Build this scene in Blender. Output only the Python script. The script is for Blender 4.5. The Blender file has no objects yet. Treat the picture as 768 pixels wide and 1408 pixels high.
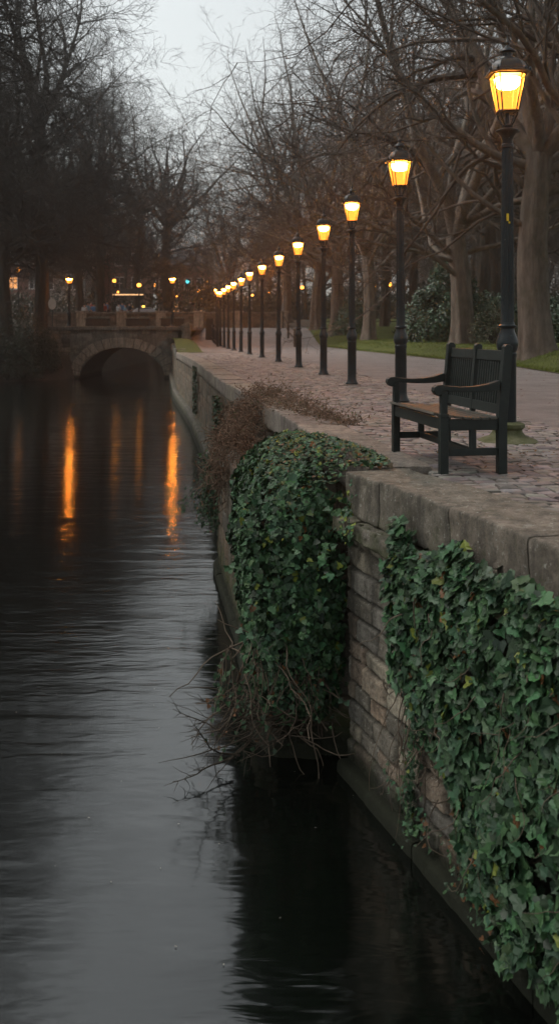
import bpy, math, random
import numpy as np
from mathutils import Vector, Matrix
R = math.radians
random.seed(7)
rng = np.random.default_rng(7)
sc = bpy.context.scene
COL = sc.collection

# ------------------------------------------------------------------ camera
EYE = 1.09
F = 1333.0
cam_d = bpy.data.cameras.new("camera")
cam = bpy.data.objects.new("camera", cam_d); COL.objects.link(cam)
cam.location = (0, 0, EYE); cam.rotation_euler = (R(90), 0, 0)
cam_d.sensor_fit = 'HORIZONTAL'; cam_d.sensor_width = 36; cam_d.lens = F / 768 * 36
cam_d.shift_y = -251 / 768
cam_d.clip_start = .05; cam_d.clip_end = 3000
cam_d.dof.use_dof = True; cam_d.dof.focus_distance = 9.0; cam_d.dof.aperture_fstop = 5.6
sc.camera = cam

# ------------------------------------------------------------------ world, sun, exposure
SUN_EL, SUN_AZ = R(48), R(-78)          # overcast: soft light from the open sky over the river, ahead and to the left
world = bpy.data.worlds.new("World"); sc.world = world; world.use_nodes = True
nt = world.node_tree; nt.nodes.clear()
sky = nt.nodes.new('ShaderNodeTexSky'); sky.sky_type = 'NISHITA'; sky.sun_disc = False
sky.sun_elevation = SUN_EL; sky.sun_rotation = SUN_AZ; sky.air_density = 1.2; sky.dust_density = 3.0; sky.ozone_density = 2.0
hsv = nt.nodes.new('ShaderNodeHueSaturation'); hsv.inputs['Saturation'].default_value = .17
bg = nt.nodes.new('ShaderNodeBackground'); bg.inputs['Strength'].default_value = .078
wo = nt.nodes.new('ShaderNodeOutputWorld')
nt.links.new(sky.outputs[0], hsv.inputs['Color']); gr = nt.nodes.new('ShaderNodeMix'); gr.data_type = 'RGBA'; gr.blend_type = 'MULTIPLY'; gr.inputs[0].default_value = 1; gr.inputs[7].default_value = (.985, 1.015, .985, 1)
nt.links.new(hsv.outputs[0], gr.inputs[6]); nt.links.new(gr.outputs[2], bg.inputs['Color']); nt.links.new(bg.outputs[0], wo.inputs['Surface'])
sun_d = bpy.data.lights.new("sun", 'SUN'); sun_d.energy = 1.5; sun_d.angle = R(50); sun_d.color = (1, .95, .9)
sun = bpy.data.objects.new("sun", sun_d); COL.objects.link(sun)
d = Vector((math.sin(SUN_AZ) * math.cos(SUN_EL), math.cos(SUN_AZ) * math.cos(SUN_EL), math.sin(SUN_EL)))
sun.rotation_euler = d.to_track_quat('Z', 'Y').to_euler(); sun.location = (-10, -10, 40)
sc.view_settings.view_transform = 'Standard'; sc.view_settings.look = 'None'
sc.view_settings.gamma = 1; sc.view_settings.use_curve_mapping = False
sc.view_settings.exposure = 1.35
sc.cycles.max_bounces = 6; sc.cycles.diffuse_bounces = 2; sc.cycles.glossy_bounces = 3
sc.cycles.transmission_bounces = 3; sc.cycles.transparent_max_bounces = 10; sc.cycles.volume_bounces = 1
sc.cycles.caustics_reflective = False; sc.cycles.caustics_refractive = False
sc.cycles.use_denoising = True
sc.cycles.sample_clamp_indirect = 25

# ------------------------------------------------------------------ helpers
def sst(a, b, x):
    t = np.clip((np.asarray(x, float) - a) / (b - a), 0, 1); return t * t * (3 - 2 * t)

def _hash(i, j, k, s):
    h = (i * 374761393 + j * 668265263 + k * 2147483647 + s * 1274126177) & 0xffffffff
    h = ((h ^ (h >> 13)) * 1274126177) & 0xffffffff
    return ((h ^ (h >> 16)) & 0xffff) / 65535.0
def vnoise(p, seed=0):
    p = np.asarray(p, float); i = np.floor(p).astype(np.int64); f = p - i; f = f * f * (3 - 2 * f)
    r = 0
    for a in (0, 1):
        for b in (0, 1):
            for c in (0, 1):
                w = (f[..., 0] if a else 1 - f[..., 0]) * (f[..., 1] if b else 1 - f[..., 1]) * (f[..., 2] if c else 1 - f[..., 2])
                r = r + w * _hash(i[..., 0] + a, i[..., 1] + b, i[..., 2] + c, seed)
    return r * 2 - 1
def fbm(p, seed=0, o=4):
    p = np.asarray(p, float); r = 0; a = .5
    for k in range(o):
        r = r + a * vnoise(p * 2 ** k + 17.3 * k, seed + k); a *= .5
    return r

class MB:
    """collects vertices, faces and a tint per vertex into one mesh"""
    def __init__(s): s.V = []; s.F = []; s.T = []; s.n = 0
    def add(s, V, F, T=None):
        V = np.asarray(V, float).reshape(-1, 3)
        if isinstance(F, np.ndarray): F = [F]
        else:
            g = {}
            for f in F: g.setdefault(len(f), []).append(f)
            F = [np.array(v) for v in g.values()]
        for f in F:
            if len(f): s.F.append(f + s.n)
        s.V.append(V)
        T = np.ones((len(V), 3)) if T is None else np.broadcast_to(np.asarray(T, float), (len(V), 3))
        s.T.append(T); s.n += len(V); return s
    def box(s, c, size, rz=0, M=None, T=None):
        x, y, z = np.array(size) / 2
        v = np.array([[a * x, b * y, e * z] for a in (-1, 1) for b in (-1, 1) for e in (-1, 1)])
        if rz: v = v @ np.array([[math.cos(rz), math.sin(rz), 0], [-math.sin(rz), math.cos(rz), 0], [0, 0, 1]])
        if M is not None: v = np.array([tuple(M @ Vector(q)) for q in v])
        v = v + np.array(c)
        return s.add(v, np.array([[0, 1, 3, 2], [4, 6, 7, 5], [0, 4, 5, 1], [2, 3, 7, 6], [0, 2, 6, 4], [1, 5, 7, 3]]), T)
    def tube(s, pts, rad, n=8, T=None, cap=True):
        pts = np.asarray(pts, float); rad = np.broadcast_to(np.asarray(rad, float), (len(pts),))
        V, Q = tubes(pts[None], rad[None], n); s.add(V, Q, T)
        if cap:
            m = len(pts); s.F.append(np.array([list(range(n))[::-1]]) + s.n - n * m); s.F.append(np.array([list(range(n * (m - 1), n * m))]) + s.n - n * m)
        return s
    def lathe(s, prof, n=24, c=(0, 0, 0), flute=None, T=None):
        prof = np.array(prof, float); a = np.arange(n) * 2 * math.pi / n
        r = prof[:, 0][:, None] * np.ones(n)
        if flute is not None:
            z0, z1, cnt, amp = flute
            m = ((prof[:, 1] >= z0) & (prof[:, 1] <= z1))[:, None]
            r = r * np.where(m, 1 - amp * np.abs(np.sin(a * cnt / 2)), 1)
        V = np.stack([r * np.cos(a) + c[0], r * np.sin(a) + c[1], prof[:, 1][:, None] + c[2] + 0 * r], -1).reshape(-1, 3)
        m = len(prof); i = np.arange(m - 1)[:, None] * n + np.arange(n)[None]; j = np.arange(m - 1)[:, None] * n + (np.arange(n)[None] + 1) % n
        s.add(V, np.stack([i, j, j + n, i + n], -1).reshape(-1, 4), T)
        s.F.append(np.array([list(range(n))[::-1]]) + s.n - n * m); s.F.append(np.array([list(range(n * (m - 1), n * m))]) + s.n - n * m)
        return s
    def build(s, name, mat, parent=None, smooth=False, sharp=None, bevel=None, loc=None, rz=0):
        me = bpy.data.meshes.new(name)
        V = np.concatenate(s.V); me.vertices.add(len(V)); me.vertices.foreach_set('co', V.astype(np.float32).ravel())
        tot = np.concatenate([np.full(len(f), f.shape[1]) for f in s.F]); li = np.concatenate([f.ravel() for f in s.F])
        me.loops.add(len(li)); me.loops.foreach_set('vertex_index', li.astype(np.int32))
        me.polygons.add(len(tot)); me.polygons.foreach_set('loop_start', np.concatenate([[0], np.cumsum(tot)[:-1]]).astype(np.int32))
        try: me.polygons.foreach_set('loop_total', tot.astype(np.int32))
        except Exception: pass
        me.update(calc_edges=True)
        T = np.concatenate(s.T)
        at = me.color_attributes.new('tint', 'FLOAT_COLOR', 'POINT')
        at.data.foreach_set('color', np.concatenate([T, np.ones((len(T), 1))], 1).astype(np.float32).ravel())
        me.polygons.foreach_set('use_smooth', np.full(len(tot), bool(smooth)))
        me.validate()
        if smooth and sharp: me.set_sharp_from_angle(angle=R(sharp))
        if mat: me.materials.append(mat)
        o = bpy.data.objects.new(name, me); COL.objects.link(o)
        if parent: o.parent = parent
        if loc is not None: o.location = loc
        if rz: o.rotation_euler.z = rz
        if bevel:
            m = o.modifiers.new('bevel', 'BEVEL'); m.width = bevel; m.segments = 2; m.limit_method = 'ANGLE'
        return o

def tubes(P, Rd, n):
    """P (M,m,3) polylines, Rd (M,m) radii -> verts, quads"""
    M, m, _ = P.shape
    Tn = np.gradient(P, axis=1); Tn /= np.linalg.norm(Tn, axis=2, keepdims=True) + 1e-9
    mean = Tn.mean(1); ref = np.where(np.abs(mean[:, 2:3]) < .8, np.array([[0, 0, 1.]]), np.array([[1., 0, 0]]))[:, None]
    U = np.cross(Tn, ref); U /= np.linalg.norm(U, axis=2, keepdims=True) + 1e-9
    W = np.cross(Tn, U)
    a = np.arange(n) * 2 * math.pi / n
    V = P[:, :, None] + Rd[:, :, None, None] * (np.cos(a)[None, None, :, None] * U[:, :, None] + np.sin(a)[None, None, :, None] * W[:, :, None])
    base = (np.arange(M) * m * n)[:, None, None] + (np.arange(m - 1) * n)[None, :, None]
    i = base + np.arange(n); j = base + (np.arange(n) + 1) % n
    return V.reshape(-1, 3), np.stack([i, j, j + n, i + n], -1).reshape(-1, 4)

def tag(o, label=None, cat=None, group=None, kind=None):
    if label: o['label'] = label
    if cat: o['category'] = cat
    if group: o['group'] = group
    if kind: o['kind'] = kind
    return o
def thing(name, loc, label, cat, group=None, rz=0):
    o = bpy.data.objects.new(name, None); COL.objects.link(o); o.location = loc; o.rotation_euler.z = rz
    o.empty_display_size = .2
    return tag(o, label, cat, group)
def dup(src, loc, rz=0, label=None, group=None, scale=None):
    r = src.copy(); COL.objects.link(r); r.location = loc; r.rotation_euler.z = rz
    if scale is not None: r.scale = scale if hasattr(scale, '__len__') else (scale,) * 3
    if label: r['label'] = label
    if group: r['group'] = group
    for ch in KIDS(src):
        c = ch.copy(); COL.objects.link(c); c.parent = r
        for g in KIDS(ch):
            e = g.copy(); COL.objects.link(e); e.parent = c
    return r
def KIDS(o): return [x for x in COL.objects if x.parent == o]

# ------------------------------------------------------------------ materials
class NB:
    def __init__(s, name):
        s.m = bpy.data.materials.new(name); s.m.use_nodes = True; s.t = s.m.node_tree; s.b = s.t.nodes['Principled BSDF']
        s.co = s.n('ShaderNodeTexCoord').outputs['Object']
    def n(s, ty, **k):
        nd = s.t.nodes.new(ty)
        for a, v in k.items():
            if a.startswith('i_'):
                nd.inputs[a[2:].replace('_', ' ')].default_value = v
            else: setattr(nd, a, v)
        return nd
    def l(s, a, b): s.t.links.new(a, b)
    def noise(s, scale, detail=6, rough=.6, vec=None, stretch=None, dist=0):
        nd = s.n('ShaderNodeTexNoise'); nd.inputs['Scale'].default_value = scale; nd.inputs['Detail'].default_value = detail
        nd.inputs['Roughness'].default_value = rough; nd.inputs['Distortion'].default_value = dist
        v = vec or s.co
        if stretch:
            mp = s.n('ShaderNodeMapping'); mp.inputs['Scale'].default_value = stretch; s.l(v, mp.inputs['Vector']); v = mp.outputs[0]
        s.l(v, nd.inputs['Vector']); return nd.outputs['Fac']
    def ramp(s, fac, stops):
        r = s.n('ShaderNodeValToRGB'); e = r.color_ramp.elements
        while len(e) < len(stops): e.new(.5)
        for q, (p, c) in zip(e, stops): q.position = p; q.color = (*c, 1) if hasattr(c, '__len__') else (c, c, c, 1)
        s.l(fac, r.inputs[0]); return r.outputs[0]
    def mix(s, fac, a, b, mode='MIX'):
        m = s.n('ShaderNodeMix', data_type='RGBA', blend_type=mode)
        for sock, v in ((m.inputs[0], fac), (m.inputs[6], a), (m.inputs[7], b)):
            if hasattr(v, 'is_linked'): s.l(v, sock)
            elif hasattr(v, '__len__'): sock.default_value = (*v, 1)
            else: sock.default_value = v
        return m.outputs[2]
    def math(s, op, a, b=None):
        m = s.n('ShaderNodeMath', operation=op)
        for sock, v in ((m.inputs[0], a), (m.inputs[1], b)):
            if v is None: continue
            if hasattr(v, 'is_linked'): s.l(v, sock)
            else: sock.default_value = v
        return m.outputs[0]
    def tint(s): 
        a = s.n('ShaderNodeVertexColor'); a.layer_name = 'tint'; return a.outputs[0]
    def bump(s, h, strength=.3, dist=.02):
        b = s.n('ShaderNodeBump'); b.inputs['Strength'].default_value = strength; b.inputs['Distance'].default_value = dist
        s.l(h, b.inputs['Height']); s.l(b.outputs[0], s.b.inputs['Normal']); return b
    def out(s, col, rough=.8, spec=.3):
        if hasattr(col, 'is_linked'): s.l(col, s.b.inputs['Base Color'])
        else: s.b.inputs['Base Color'].default_value = (*col, 1)
        if hasattr(rough, 'is_linked'): s.l(rough, s.b.inputs['Roughness'])
        else: s.b.inputs['Roughness'].default_value = rough
        s.b.inputs['Specular IOR Level'].default_value = spec
        return s.m

def m_rough(name, c1, c2, scale=4, rough=.85, bump=.4, bscale=30, tint=True, spec=.25, bdist=.01, stretch=None):
    b = NB(name); c = b.ramp(b.noise(scale, 8, .65, stretch=stretch), [(.3, c1), (.7, c2)])
    if tint: c = b.mix(1.0, c, b.tint(), 'MULTIPLY')
    b.bump(b.noise(bscale, 8, .7, stretch=stretch), bump, bdist)
    return b.out(c, rough, spec)

def m_stone(name, c1, c2, moss=(-2.25, -1.7), moss_amt=.85, scale=3.0, wet=-2.1, topmoss=.0):
    b = NB(name)
    c = b.ramp(b.noise(scale, 10, .7), [(.25, c1), (.5, [(p + q) / 2 for p, q in zip(c1, c2)]), (.75, c2)])
    c = b.mix(1.0, c, b.tint(), 'MULTIPLY')
    # lichen specks and dark run-off stains
    c = b.mix(b.ramp(b.noise(32, 5, .7), [(.60, 0), (.65, .9)]), c, (.46, .45, .39))
    c = b.mix(b.ramp(b.noise(95, 3, .6), [(.52, 0), (.7, .55)]), c, (.05, .045, .04))
    c = b.mix(b.ramp(b.noise(6, 9, .8, dist=1.2), [(.58, 0), (.64, .45)]), c, (.40, .39, .34))
    c = b.mix(b.ramp(b.noise(13, 8, .8), [(.50, 0), (.66, .7)]), c, (.07, .062, .05))
    c = b.mix(b.ramp(b.noise(2.2, 6, .7, stretch=(3, 3, .35)), [(.45, 0), (.7, .75)]), c, (.045, .042, .036))
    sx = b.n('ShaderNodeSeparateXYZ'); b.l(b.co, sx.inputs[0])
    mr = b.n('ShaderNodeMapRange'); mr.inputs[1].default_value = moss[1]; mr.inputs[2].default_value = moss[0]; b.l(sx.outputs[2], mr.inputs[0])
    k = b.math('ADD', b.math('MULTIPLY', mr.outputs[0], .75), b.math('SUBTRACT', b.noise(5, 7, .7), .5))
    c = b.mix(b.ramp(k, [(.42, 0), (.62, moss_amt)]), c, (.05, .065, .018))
    if topmoss:
        c = b.mix(b.ramp(b.noise(7, 8, .75), [(.56, 0), (.68, topmoss)]), c, (.07, .085, .02))
    wr = b.n('ShaderNodeMapRange'); wr.inputs[1].default_value = wet + .16; wr.inputs[2].default_value = wet; b.l(sx.outputs[2], wr.inputs[0])
    c = b.mix(b.math('MULTIPLY', wr.outputs[0], .8), c, (.012, .013, .01))
    b.bump(b.noise(30, 12, .8), .9, .022)
    return b.out(c, .85, .25)

M = {}
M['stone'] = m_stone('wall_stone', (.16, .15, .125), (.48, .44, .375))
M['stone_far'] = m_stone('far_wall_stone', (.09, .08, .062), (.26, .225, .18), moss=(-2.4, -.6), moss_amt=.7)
M['coping'] = m_stone('coping_stone', (.12, .105, .085), (.36, .315, .265), moss=(-.5, .07), moss_amt=.6, scale=6, topmoss=.35)  # green-brown tint by height, keeps the front face darker than the top
M['coping_far'] = m_stone('far_coping_stone', (.16, .14, .12), (.34, .30, .26), moss=(-.5, -.15), moss_amt=.4, scale=6, topmoss=.15)
M['bridge'] = m_stone('bridge_stone', (.09, .085, .07), (.25, .235, .20), moss=(-2.4, -1.2), moss_amt=.7, topmoss=.3)
M['vouss'] = m_stone('arch_stone', (.22, .20, .165), (.42, .38, .32), moss=(-2.4, -1.6), moss_amt=.5)
M['sett'] = m_rough('sett_stone', (.128, .12, .118), (.26, .242, .235), 9, .75, .5, 45, spec=.25)
M['joint'] = m_rough('joint_sand', (.08, .066, .055), (.15, .125, .105), 12, .9, .5, 60)
def m_path():
    b = NB('path_surface'); c = b.ramp(b.noise(1.3, 10, .75), [(.3, (.13, .118, .114)), (.7, (.26, .236, .228))])
    c = b.mix(b.ramp(b.noise(60, 4, .7), [(.4, 0), (.75, .5)]), c, (.10, .085, .075))
    c = b.mix(b.ramp(b.noise(3, 6, .7), [(.6, 0), (.75, .4)]), c, (.09, .075, .06))
    b.bump(b.noise(9, 10, .85, stretch=(1, 1.6, 1)), .9, .05); return b.out(c, .8, .2)
M['path'] = m_path()
M['soil'] = m_rough('soil', (.035, .028, .02), (.08, .062, .045), 2, .95, .8, 8, tint=False, bdist=.05)
def m_grass():
    b = NB('lawn_grass'); c = b.ramp(b.noise(1.2, 8, .7), [(.3, (.045, .058, .016)), (.7, (.09, .108, .028))])
    c = b.mix(b.ramp(b.noise(.35, 6, .7), [(.55, 0), (.75, .7)]), c, (.075, .06, .035))
    b.bump(b.noise(30, 6, .8, stretch=(1, 1, .3)), .9, .05); return b.out(c, .9, .15)
M['grass'] = m_grass()
M['blade'] = m_rough('grass_blade', (.07, .10, .018), (.15, .19, .035), 3, .8, .0, 5)
def m_bark(name, c1, c2, moss=.3):
    b = NB(name); c = b.ramp(b.noise(3, 8, .7, stretch=(1.6, 1.6, .45)), [(.28, c1), (.72, c2)])
    c = b.mix(b.ramp(b.noise(1.1, 5, .6), [(.52, 0), (.72, moss)]), c, (.05, .06, .02))
    b.bump(b.noise(7, 10, .8, stretch=(2.2, 2.2, .35)), 1, .16); return b.out(c, .9, .15)
M['bark'] = m_bark('plane_bark', (.085, .072, .06), (.25, .212, .175), .5)
M['bark_dark'] = m_bark('dark_bark', (.035, .03, .025), (.085, .072, .058))
M['twig'] = m_rough('twig_bark', (.042, .033, .026), (.085, .067, .053), 1, .9, 0, 5)
M['twig_dark'] = m_rough('dark_twig_bark', (.03, .026, .022), (.06, .052, .044), 1, .9, 0, 5)
def m_leaf(name, c, rough=.42, spec=.22):
    b = NB(name); col = b.mix(1.0, c, b.tint(), 'MULTIPLY'); col = b.mix(b.ramp(b.noise(60, 3, .6), [(.3, 0), (.8, .35)]), col, (.02, .035, .018))
    b.b.inputs['Subsurface Weight'].default_value = 0
    return b.out(col, rough, spec)
M['ivy'] = m_leaf('ivy_leaf', (1, 1, 1))
M['bush'] = m_leaf('shrub_leaf', (1, 1, 1), .45, .4)
M['deadleaf'] = m_leaf('dead_leaf', (1, 1, 1), .8, .15)
M['vine'] = m_rough('vine_stem', (.075, .055, .04), (.17, .13, .095), 8, .85, .3, 60)
M['deadwood'] = m_rough('dead_wood', (.035, .027, .02), (.085, .066, .048), 8, .85, .3, 60)
M['iron'] = m_rough('painted_iron', (.006, .010, .012), (.012, .018, .020), 20, .33, .15, 60, spec=.5, bdist=.003)
def m_iron():
    b = NB('old_painted_iron'); c = b.ramp(b.noise(6, 6, .7), [(.3, (.006, .010, .012)), (.7, (.014, .021, .023))])
    c = b.mix(b.ramp(b.noise(55, 3, .6), [(.69, 0), (.72, .8)]), c, (.22, .22, .2))
    b.bump(b.noise(70, 5, .7), .25, .003); return b.out(c, .34, .28)
M['iron'] = m_iron()
def m_wood():
    b = NB('painted_bench_wood'); c = b.ramp(b.noise(14, 8, .7, stretch=(1, 1, 1)), [(.3, (.007, .011, .010)), (.72, (.018, .024, .022))])
    c = b.mix(b.ramp(b.noise(20, 8, .75), [(.62, 0), (.72, .5)]), c, (.06, .055, .045))
    b.bump(b.noise(50, 6, .7), .3, .003); return b.out(c, .45, .3)
M['wood'] = m_wood()
def m_slat():
    b = NB('worn_seat_wood'); c = b.ramp(b.noise(12, 8, .7), [(.35, (.03, .036, .032)), (.7, (.10, .085, .065))])
    b.bump(b.noise(50, 6, .7), .3, .003); return b.out(c, .38, .5)
M['slat'] = m_slat()
M['plinth'] = m_rough('mossy_plinth', (.05, .06, .018), (.13, .125, .075), 14, .9, .7, 40)
def m_emit(name, col, s, trans=0):
    m = bpy.data.materials.new(name); m.use_nodes = True; t = m.node_tree; t.nodes.clear()
    e = t.nodes.new('ShaderNodeEmission'); e.inputs[0].default_value = (*col, 1); e.inputs[1].default_value = s
    o = t.nodes.new('ShaderNodeOutputMaterial'); last = e.outputs[0]
    if trans:
        tr = t.nodes.new('ShaderNodeBsdfTransparent'); tr.inputs[0].default_value = (1, .82, .5, 1); mx = t.nodes.new('ShaderNodeMixShader'); mx.inputs[0].default_value = 1 - trans
        t.links.new(tr.outputs[0], mx.inputs[1]); t.links.new(e.outputs[0], mx.inputs[2]); last = mx.outputs[0]
    t.links.new(last, o.inputs[0]); return m
M['glass'] = m_emit('lit_lantern_glass', (1, .25, .03), 1.5, .45)
M['bulb'] = m_emit('lantern_mantle', (1, .35, .055), 210)
M['globe'] = m_emit('distant_lamp_glow', (1, .33, .04), 3)
M['teal'] = m_emit('teal_signal_glow', (.1, .65, .7), 1.6)
M['litwin'] = m_emit('lit_window_glow', (1, .42, .14), .55)
M['litpale'] = m_emit('pale_lit_window', (1, .75, .5), .45)
M['brick'] = None
def m_brick(name, c1, c2, mo, sc_=4):
    b = NB(name); t = b.n('ShaderNodeTexBrick'); t.inputs['Scale'].default_value = sc_; t.inputs['Color1'].default_value = (*c1, 1)
    t.inputs['Color2'].default_value = (*c2, 1); t.inputs['Mortar'].default_value = (*mo, 1); t.inputs['Mortar Size'].default_value = .012
    mp = b.n('ShaderNodeMapping'); mp.inputs['Rotation'].default_value = (R(90), 0, 0); b.l(b.co, mp.inputs[0]); b.l(mp.outputs[0], t.inputs[0])
    c = b.mix(b.ramp(b.noise(2, 6, .7), [(.4, 0), (.8, .5)]), t.outputs[0], (.05, .04, .035)); return b.out(c, .85, .2)
M['brick'] = m_brick('red_brick', (.16, .06, .042), (.20, .085, .06), (.2, .17, .14))
M['render'] = m_rough('pale_render', (.22, .2, .18), (.34, .31, .28), 1, .8, .1, 20, tint=False)
M['slate'] = m_rough('roof_slate', (.04, .04, .045), (.09, .085, .085), 3, .6, .4, 12, tint=False)
M['frame'] = m_rough('white_window_paint', (.5, .49, .47), (.62, .6, .58), 3, .5, 0, 12, tint=False)
M['pane'] = m_rough('dark_pane', (.02, .025, .03), (.04, .045, .05), 1, .12, 0, 5, tint=False, spec=.5)
M['cloth'] = m_rough('coat_cloth', (.8, .8, .8), (1, 1, 1), 5, .9, .2, 40)
M['skin'] = m_rough('skin', (.42, .27, .2), (.5, .33, .25), 5, .6, 0, 5, tint=False)
M['carpaint'] = m_rough('white_car_paint', (.36, .37, .39), (.42, .43, .45), 2, .3, 0, 5, tint=False, spec=.5)
M['rubber'] = m_rough('rubber', (.015, .015, .015), (.03, .03, .03), 9, .8, .1, 30, tint=False)
M['yellow'] = m_rough('yellow_sticker', (.55, .36, .02), (.75, .5, .04), 40, .6, 0, 5, tint=False)
M['plaster'] = m_rough('pale_sign', (.35, .40, .40), (.45, .5, .5), 3, .5, 0, 5, tint=False)
M['planter'] = m_rough('planter_dark', (.02, .02, .018), (.05, .045, .04), 5, .7, .2, 20, tint=False)
def m_water():
    b = NB('river_water'); b.b.inputs['IOR'].default_value = 1.85
    co = b.n('ShaderNodeTexCoord').outputs['Object']
    # long smooth swells broken into short ripples, drawn out across the stream
    n1 = b.noise(1, 3, .5, stretch=(.9, 2.6, 1)); n2 = b.noise(1, 2, .5, stretch=(2.6, 9, 1), dist=.6)
    patch = b.ramp(b.noise(1, 3, .6, stretch=(.22, .5, 1)), [(.38, .12), (.62, 1)])
    wv = b.n('ShaderNodeTexWave', wave_type='RINGS'); wv.inputs['Scale'].default_value = 1.6; wv.inputs['Distortion'].default_value = 6
    wv.inputs['Detail'].default_value = 2; wv.inputs['Detail Scale'].default_value = .6; b.l(co, wv.inputs[0])
    h = b.math('ADD', b.math('MULTIPLY', n1, .9), b.math('MULTIPLY', b.math('MULTIPLY', n2, patch), .5))
    h = b.math('ADD', h, b.math('MULTIPLY', b.math('MULTIPLY', wv.outputs[1], patch), .03))
    b.bump(h, 1, .015)
    return b.out((.003, .004, .003), .10, .5)
M['water'] = m_water()

# ------------------------------------------------------------------ plan of the place
WN = np.array([(4.2, -4.2), (1.35, 4.7), (.50, 7.35)], float)                     # near wall, canal edge of its coping
WM = np.array([(.68, 7.46), (-.14, 13.2), (-.7, 16.8), (-1.33, 21), (-2.9, 33), (-4.9, 46), (-7.35, 66)], float)
WALL = np.array([(4.2, -4.2), (1.35, 4.7), (.55, 7.3), (.68, 7.46), (-.14, 13.2), (-.7, 16.8), (-1.33, 21), (-2.9, 33), (-4.9, 46), (-7.35, 66), (-7.35, 110)], float)
def wx(y): return np.interp(y, WALL[:, 1], WALL[:, 0])
def pe(y): return np.interp(y, [-30, 0, 15, 23.8, 31, 36, 50, 60, 75, 110, 400], [7.6, 7.5, 7.2, 6.9, 6.9, 5.9, 4.1, 3.0, 2.0, 6, 6])   # path / lawn edge
LAMPS = [(697, 9.37), (551, 14.2), (483.5, 18.8), (444.5, 22.9), (410.5, 27.4), (382.5, 32.2), (360, 37.2), (343, 41.6), (331, 46.4), (321.5, 50.5), (314, 54.5), (308, 58.5), (303, 63), (300, 65), (297.5, 67)]
LXY = [((p - 384) / F * y, y) for p, y in LAMPS]
def lampx(y): return np.interp(y, [0] + [q[1] for q in LXY], [3.0] + [q[0] for q in LXY])
def bank(y): return np.interp(y, [-40, 10, 30, 45, 56, 61.5, 64.5, 66, 110], [-12, -12.5, -14, -18, -20.5, -17.6, -14.4, -14.0, -14.0])
def ramp(y): return 1.25 * sst(63, 75, y) + .8 * sst(78, 92, y)
def H(x, y):
    """ground height on the right bank and beyond"""
    x = np.asarray(x, float); y = np.asarray(y, float)
    z = ramp(y) + .42 * sst(0, 1.7, x - pe(y)) * (1 - sst(60, 78, y))
    v = (1 - sst(1.0, 1.7, x - wx(y))) * sst(44, 58, y) * (1 - sst(60, 74, y))
    return z + .5 * v
def HL(x, y):
    d = bank(y) - np.asarray(x, float)
    z = -3 + 1.1 * sst(-.6, .4, d) + 2.2 * sst(0, 4, d) + .5 * sst(3, 12, d)
    return z * (1 - sst(64.5, 67, y)) + np.where(d > -.3, ramp(y), -3) * sst(64.5, 67, y)
def at(px, y): return (px - 384) / F * y

def sheet(rows, colf, zf, name, mat, off=0.0):
    xs = [colf(y) for y in rows]; n = len(xs[0]); V = []
    for y, c in zip(rows, xs):
        for x in c: V.append((x, y, float(zf(x, y)) + off))
    i = np.arange(len(rows) - 1)[:, None] * n + np.arange(n - 1)[None]
    return MB().add(V, np.stack([i, i + 1, i + n + 1, i + n], -1).reshape(-1, 4)).build(name, mat, smooth=True)
ROWS = sorted(set(list(np.arange(-30, 3, 3.)) + list(np.arange(3, 96, 1.5)) + [100, 104, 110, 115, 125, 140, 170, 220, 300, 420, 700]))
def colg(y):
    b = float(bank(y)); w = float(wx(y)); e = float(pe(y))
    L = [b - q for q in (600, 200, 80, 40, 20, 12, 8, 5, 3.5, 2.4, 1.5, .8, .3)] + [b + .3, b + .9]
    Rr = [w + .18, w + .2, w + .52, w + 1.1, w + 1.8]
    lx = max(float(lampx(y)) + .45, w + 2.2)
    e = max(e, lx + .6)
    return L + Rr + [lx, (lx + e) / 2, e] + [e + q for q in (.7, 1.5, 2.5, 3.5, 5, 8, 14, 25, 60, 200, 600)]
def zg(x, y):
    if y > 104: return float(ramp(y))
    if x < bank(y) + .31: return float(HL(x, y)) + .12 * float(fbm([x * .5, y * .5, 0], 3))
    if x < wx(y) + .19: return -3.2
    return float(H(x, y)) - .03
tag(sheet(ROWS, colg, zg, 'ground', M['soil']), kind='structure')
PR = [y for y in ROWS if -12 <= y <= 100]
def colpath(y):
    g = colg(y); i = g.index(float(wx(y)) + .52); j = i + 6
    left = .52 if y < 44 else .52 + .8 * float(sst(44, 52, y))
    c = g[i:j]; c[0] = float(wx(y)) + left
    return sorted(c)
path = tag(sheet([y for y in PR if y <= 75.5], lambda y: colpath(y), H, 'path', M['path'], -.004), kind='structure')
def collawn(y):
    g = colg(y); e = g.index(max(float(pe(y)), max(float(lampx(y)) + .45, float(wx(y)) + 2.2) + .6))
    w = .12 * float(fbm([y * .9, 3.1, 0], 5)); r = g[e:e + 9]; r[0] += w; return r
tag(sheet(PR, collawn, lambda x, y: H(x, y) + .04 * (x > pe(y) + .3), 'lawn', M['grass'], .012), kind='structure')
tag(sheet([y for y in PR if 45 <= y <= 73], lambda y: [float(wx(y)) + q for q in (.05, .5, .9, 1.25)], H, 'verge', M['grass'], .03), kind='structure')
# river
V = [(-260, -40, -2.25), (5, -40, -2.25), (5, 112, -2.25), (-260, 112, -2.25)]
tag(MB().add(V, np.array([[0, 1, 2, 3]])).build('river', M['water']), kind='structure')

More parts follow.
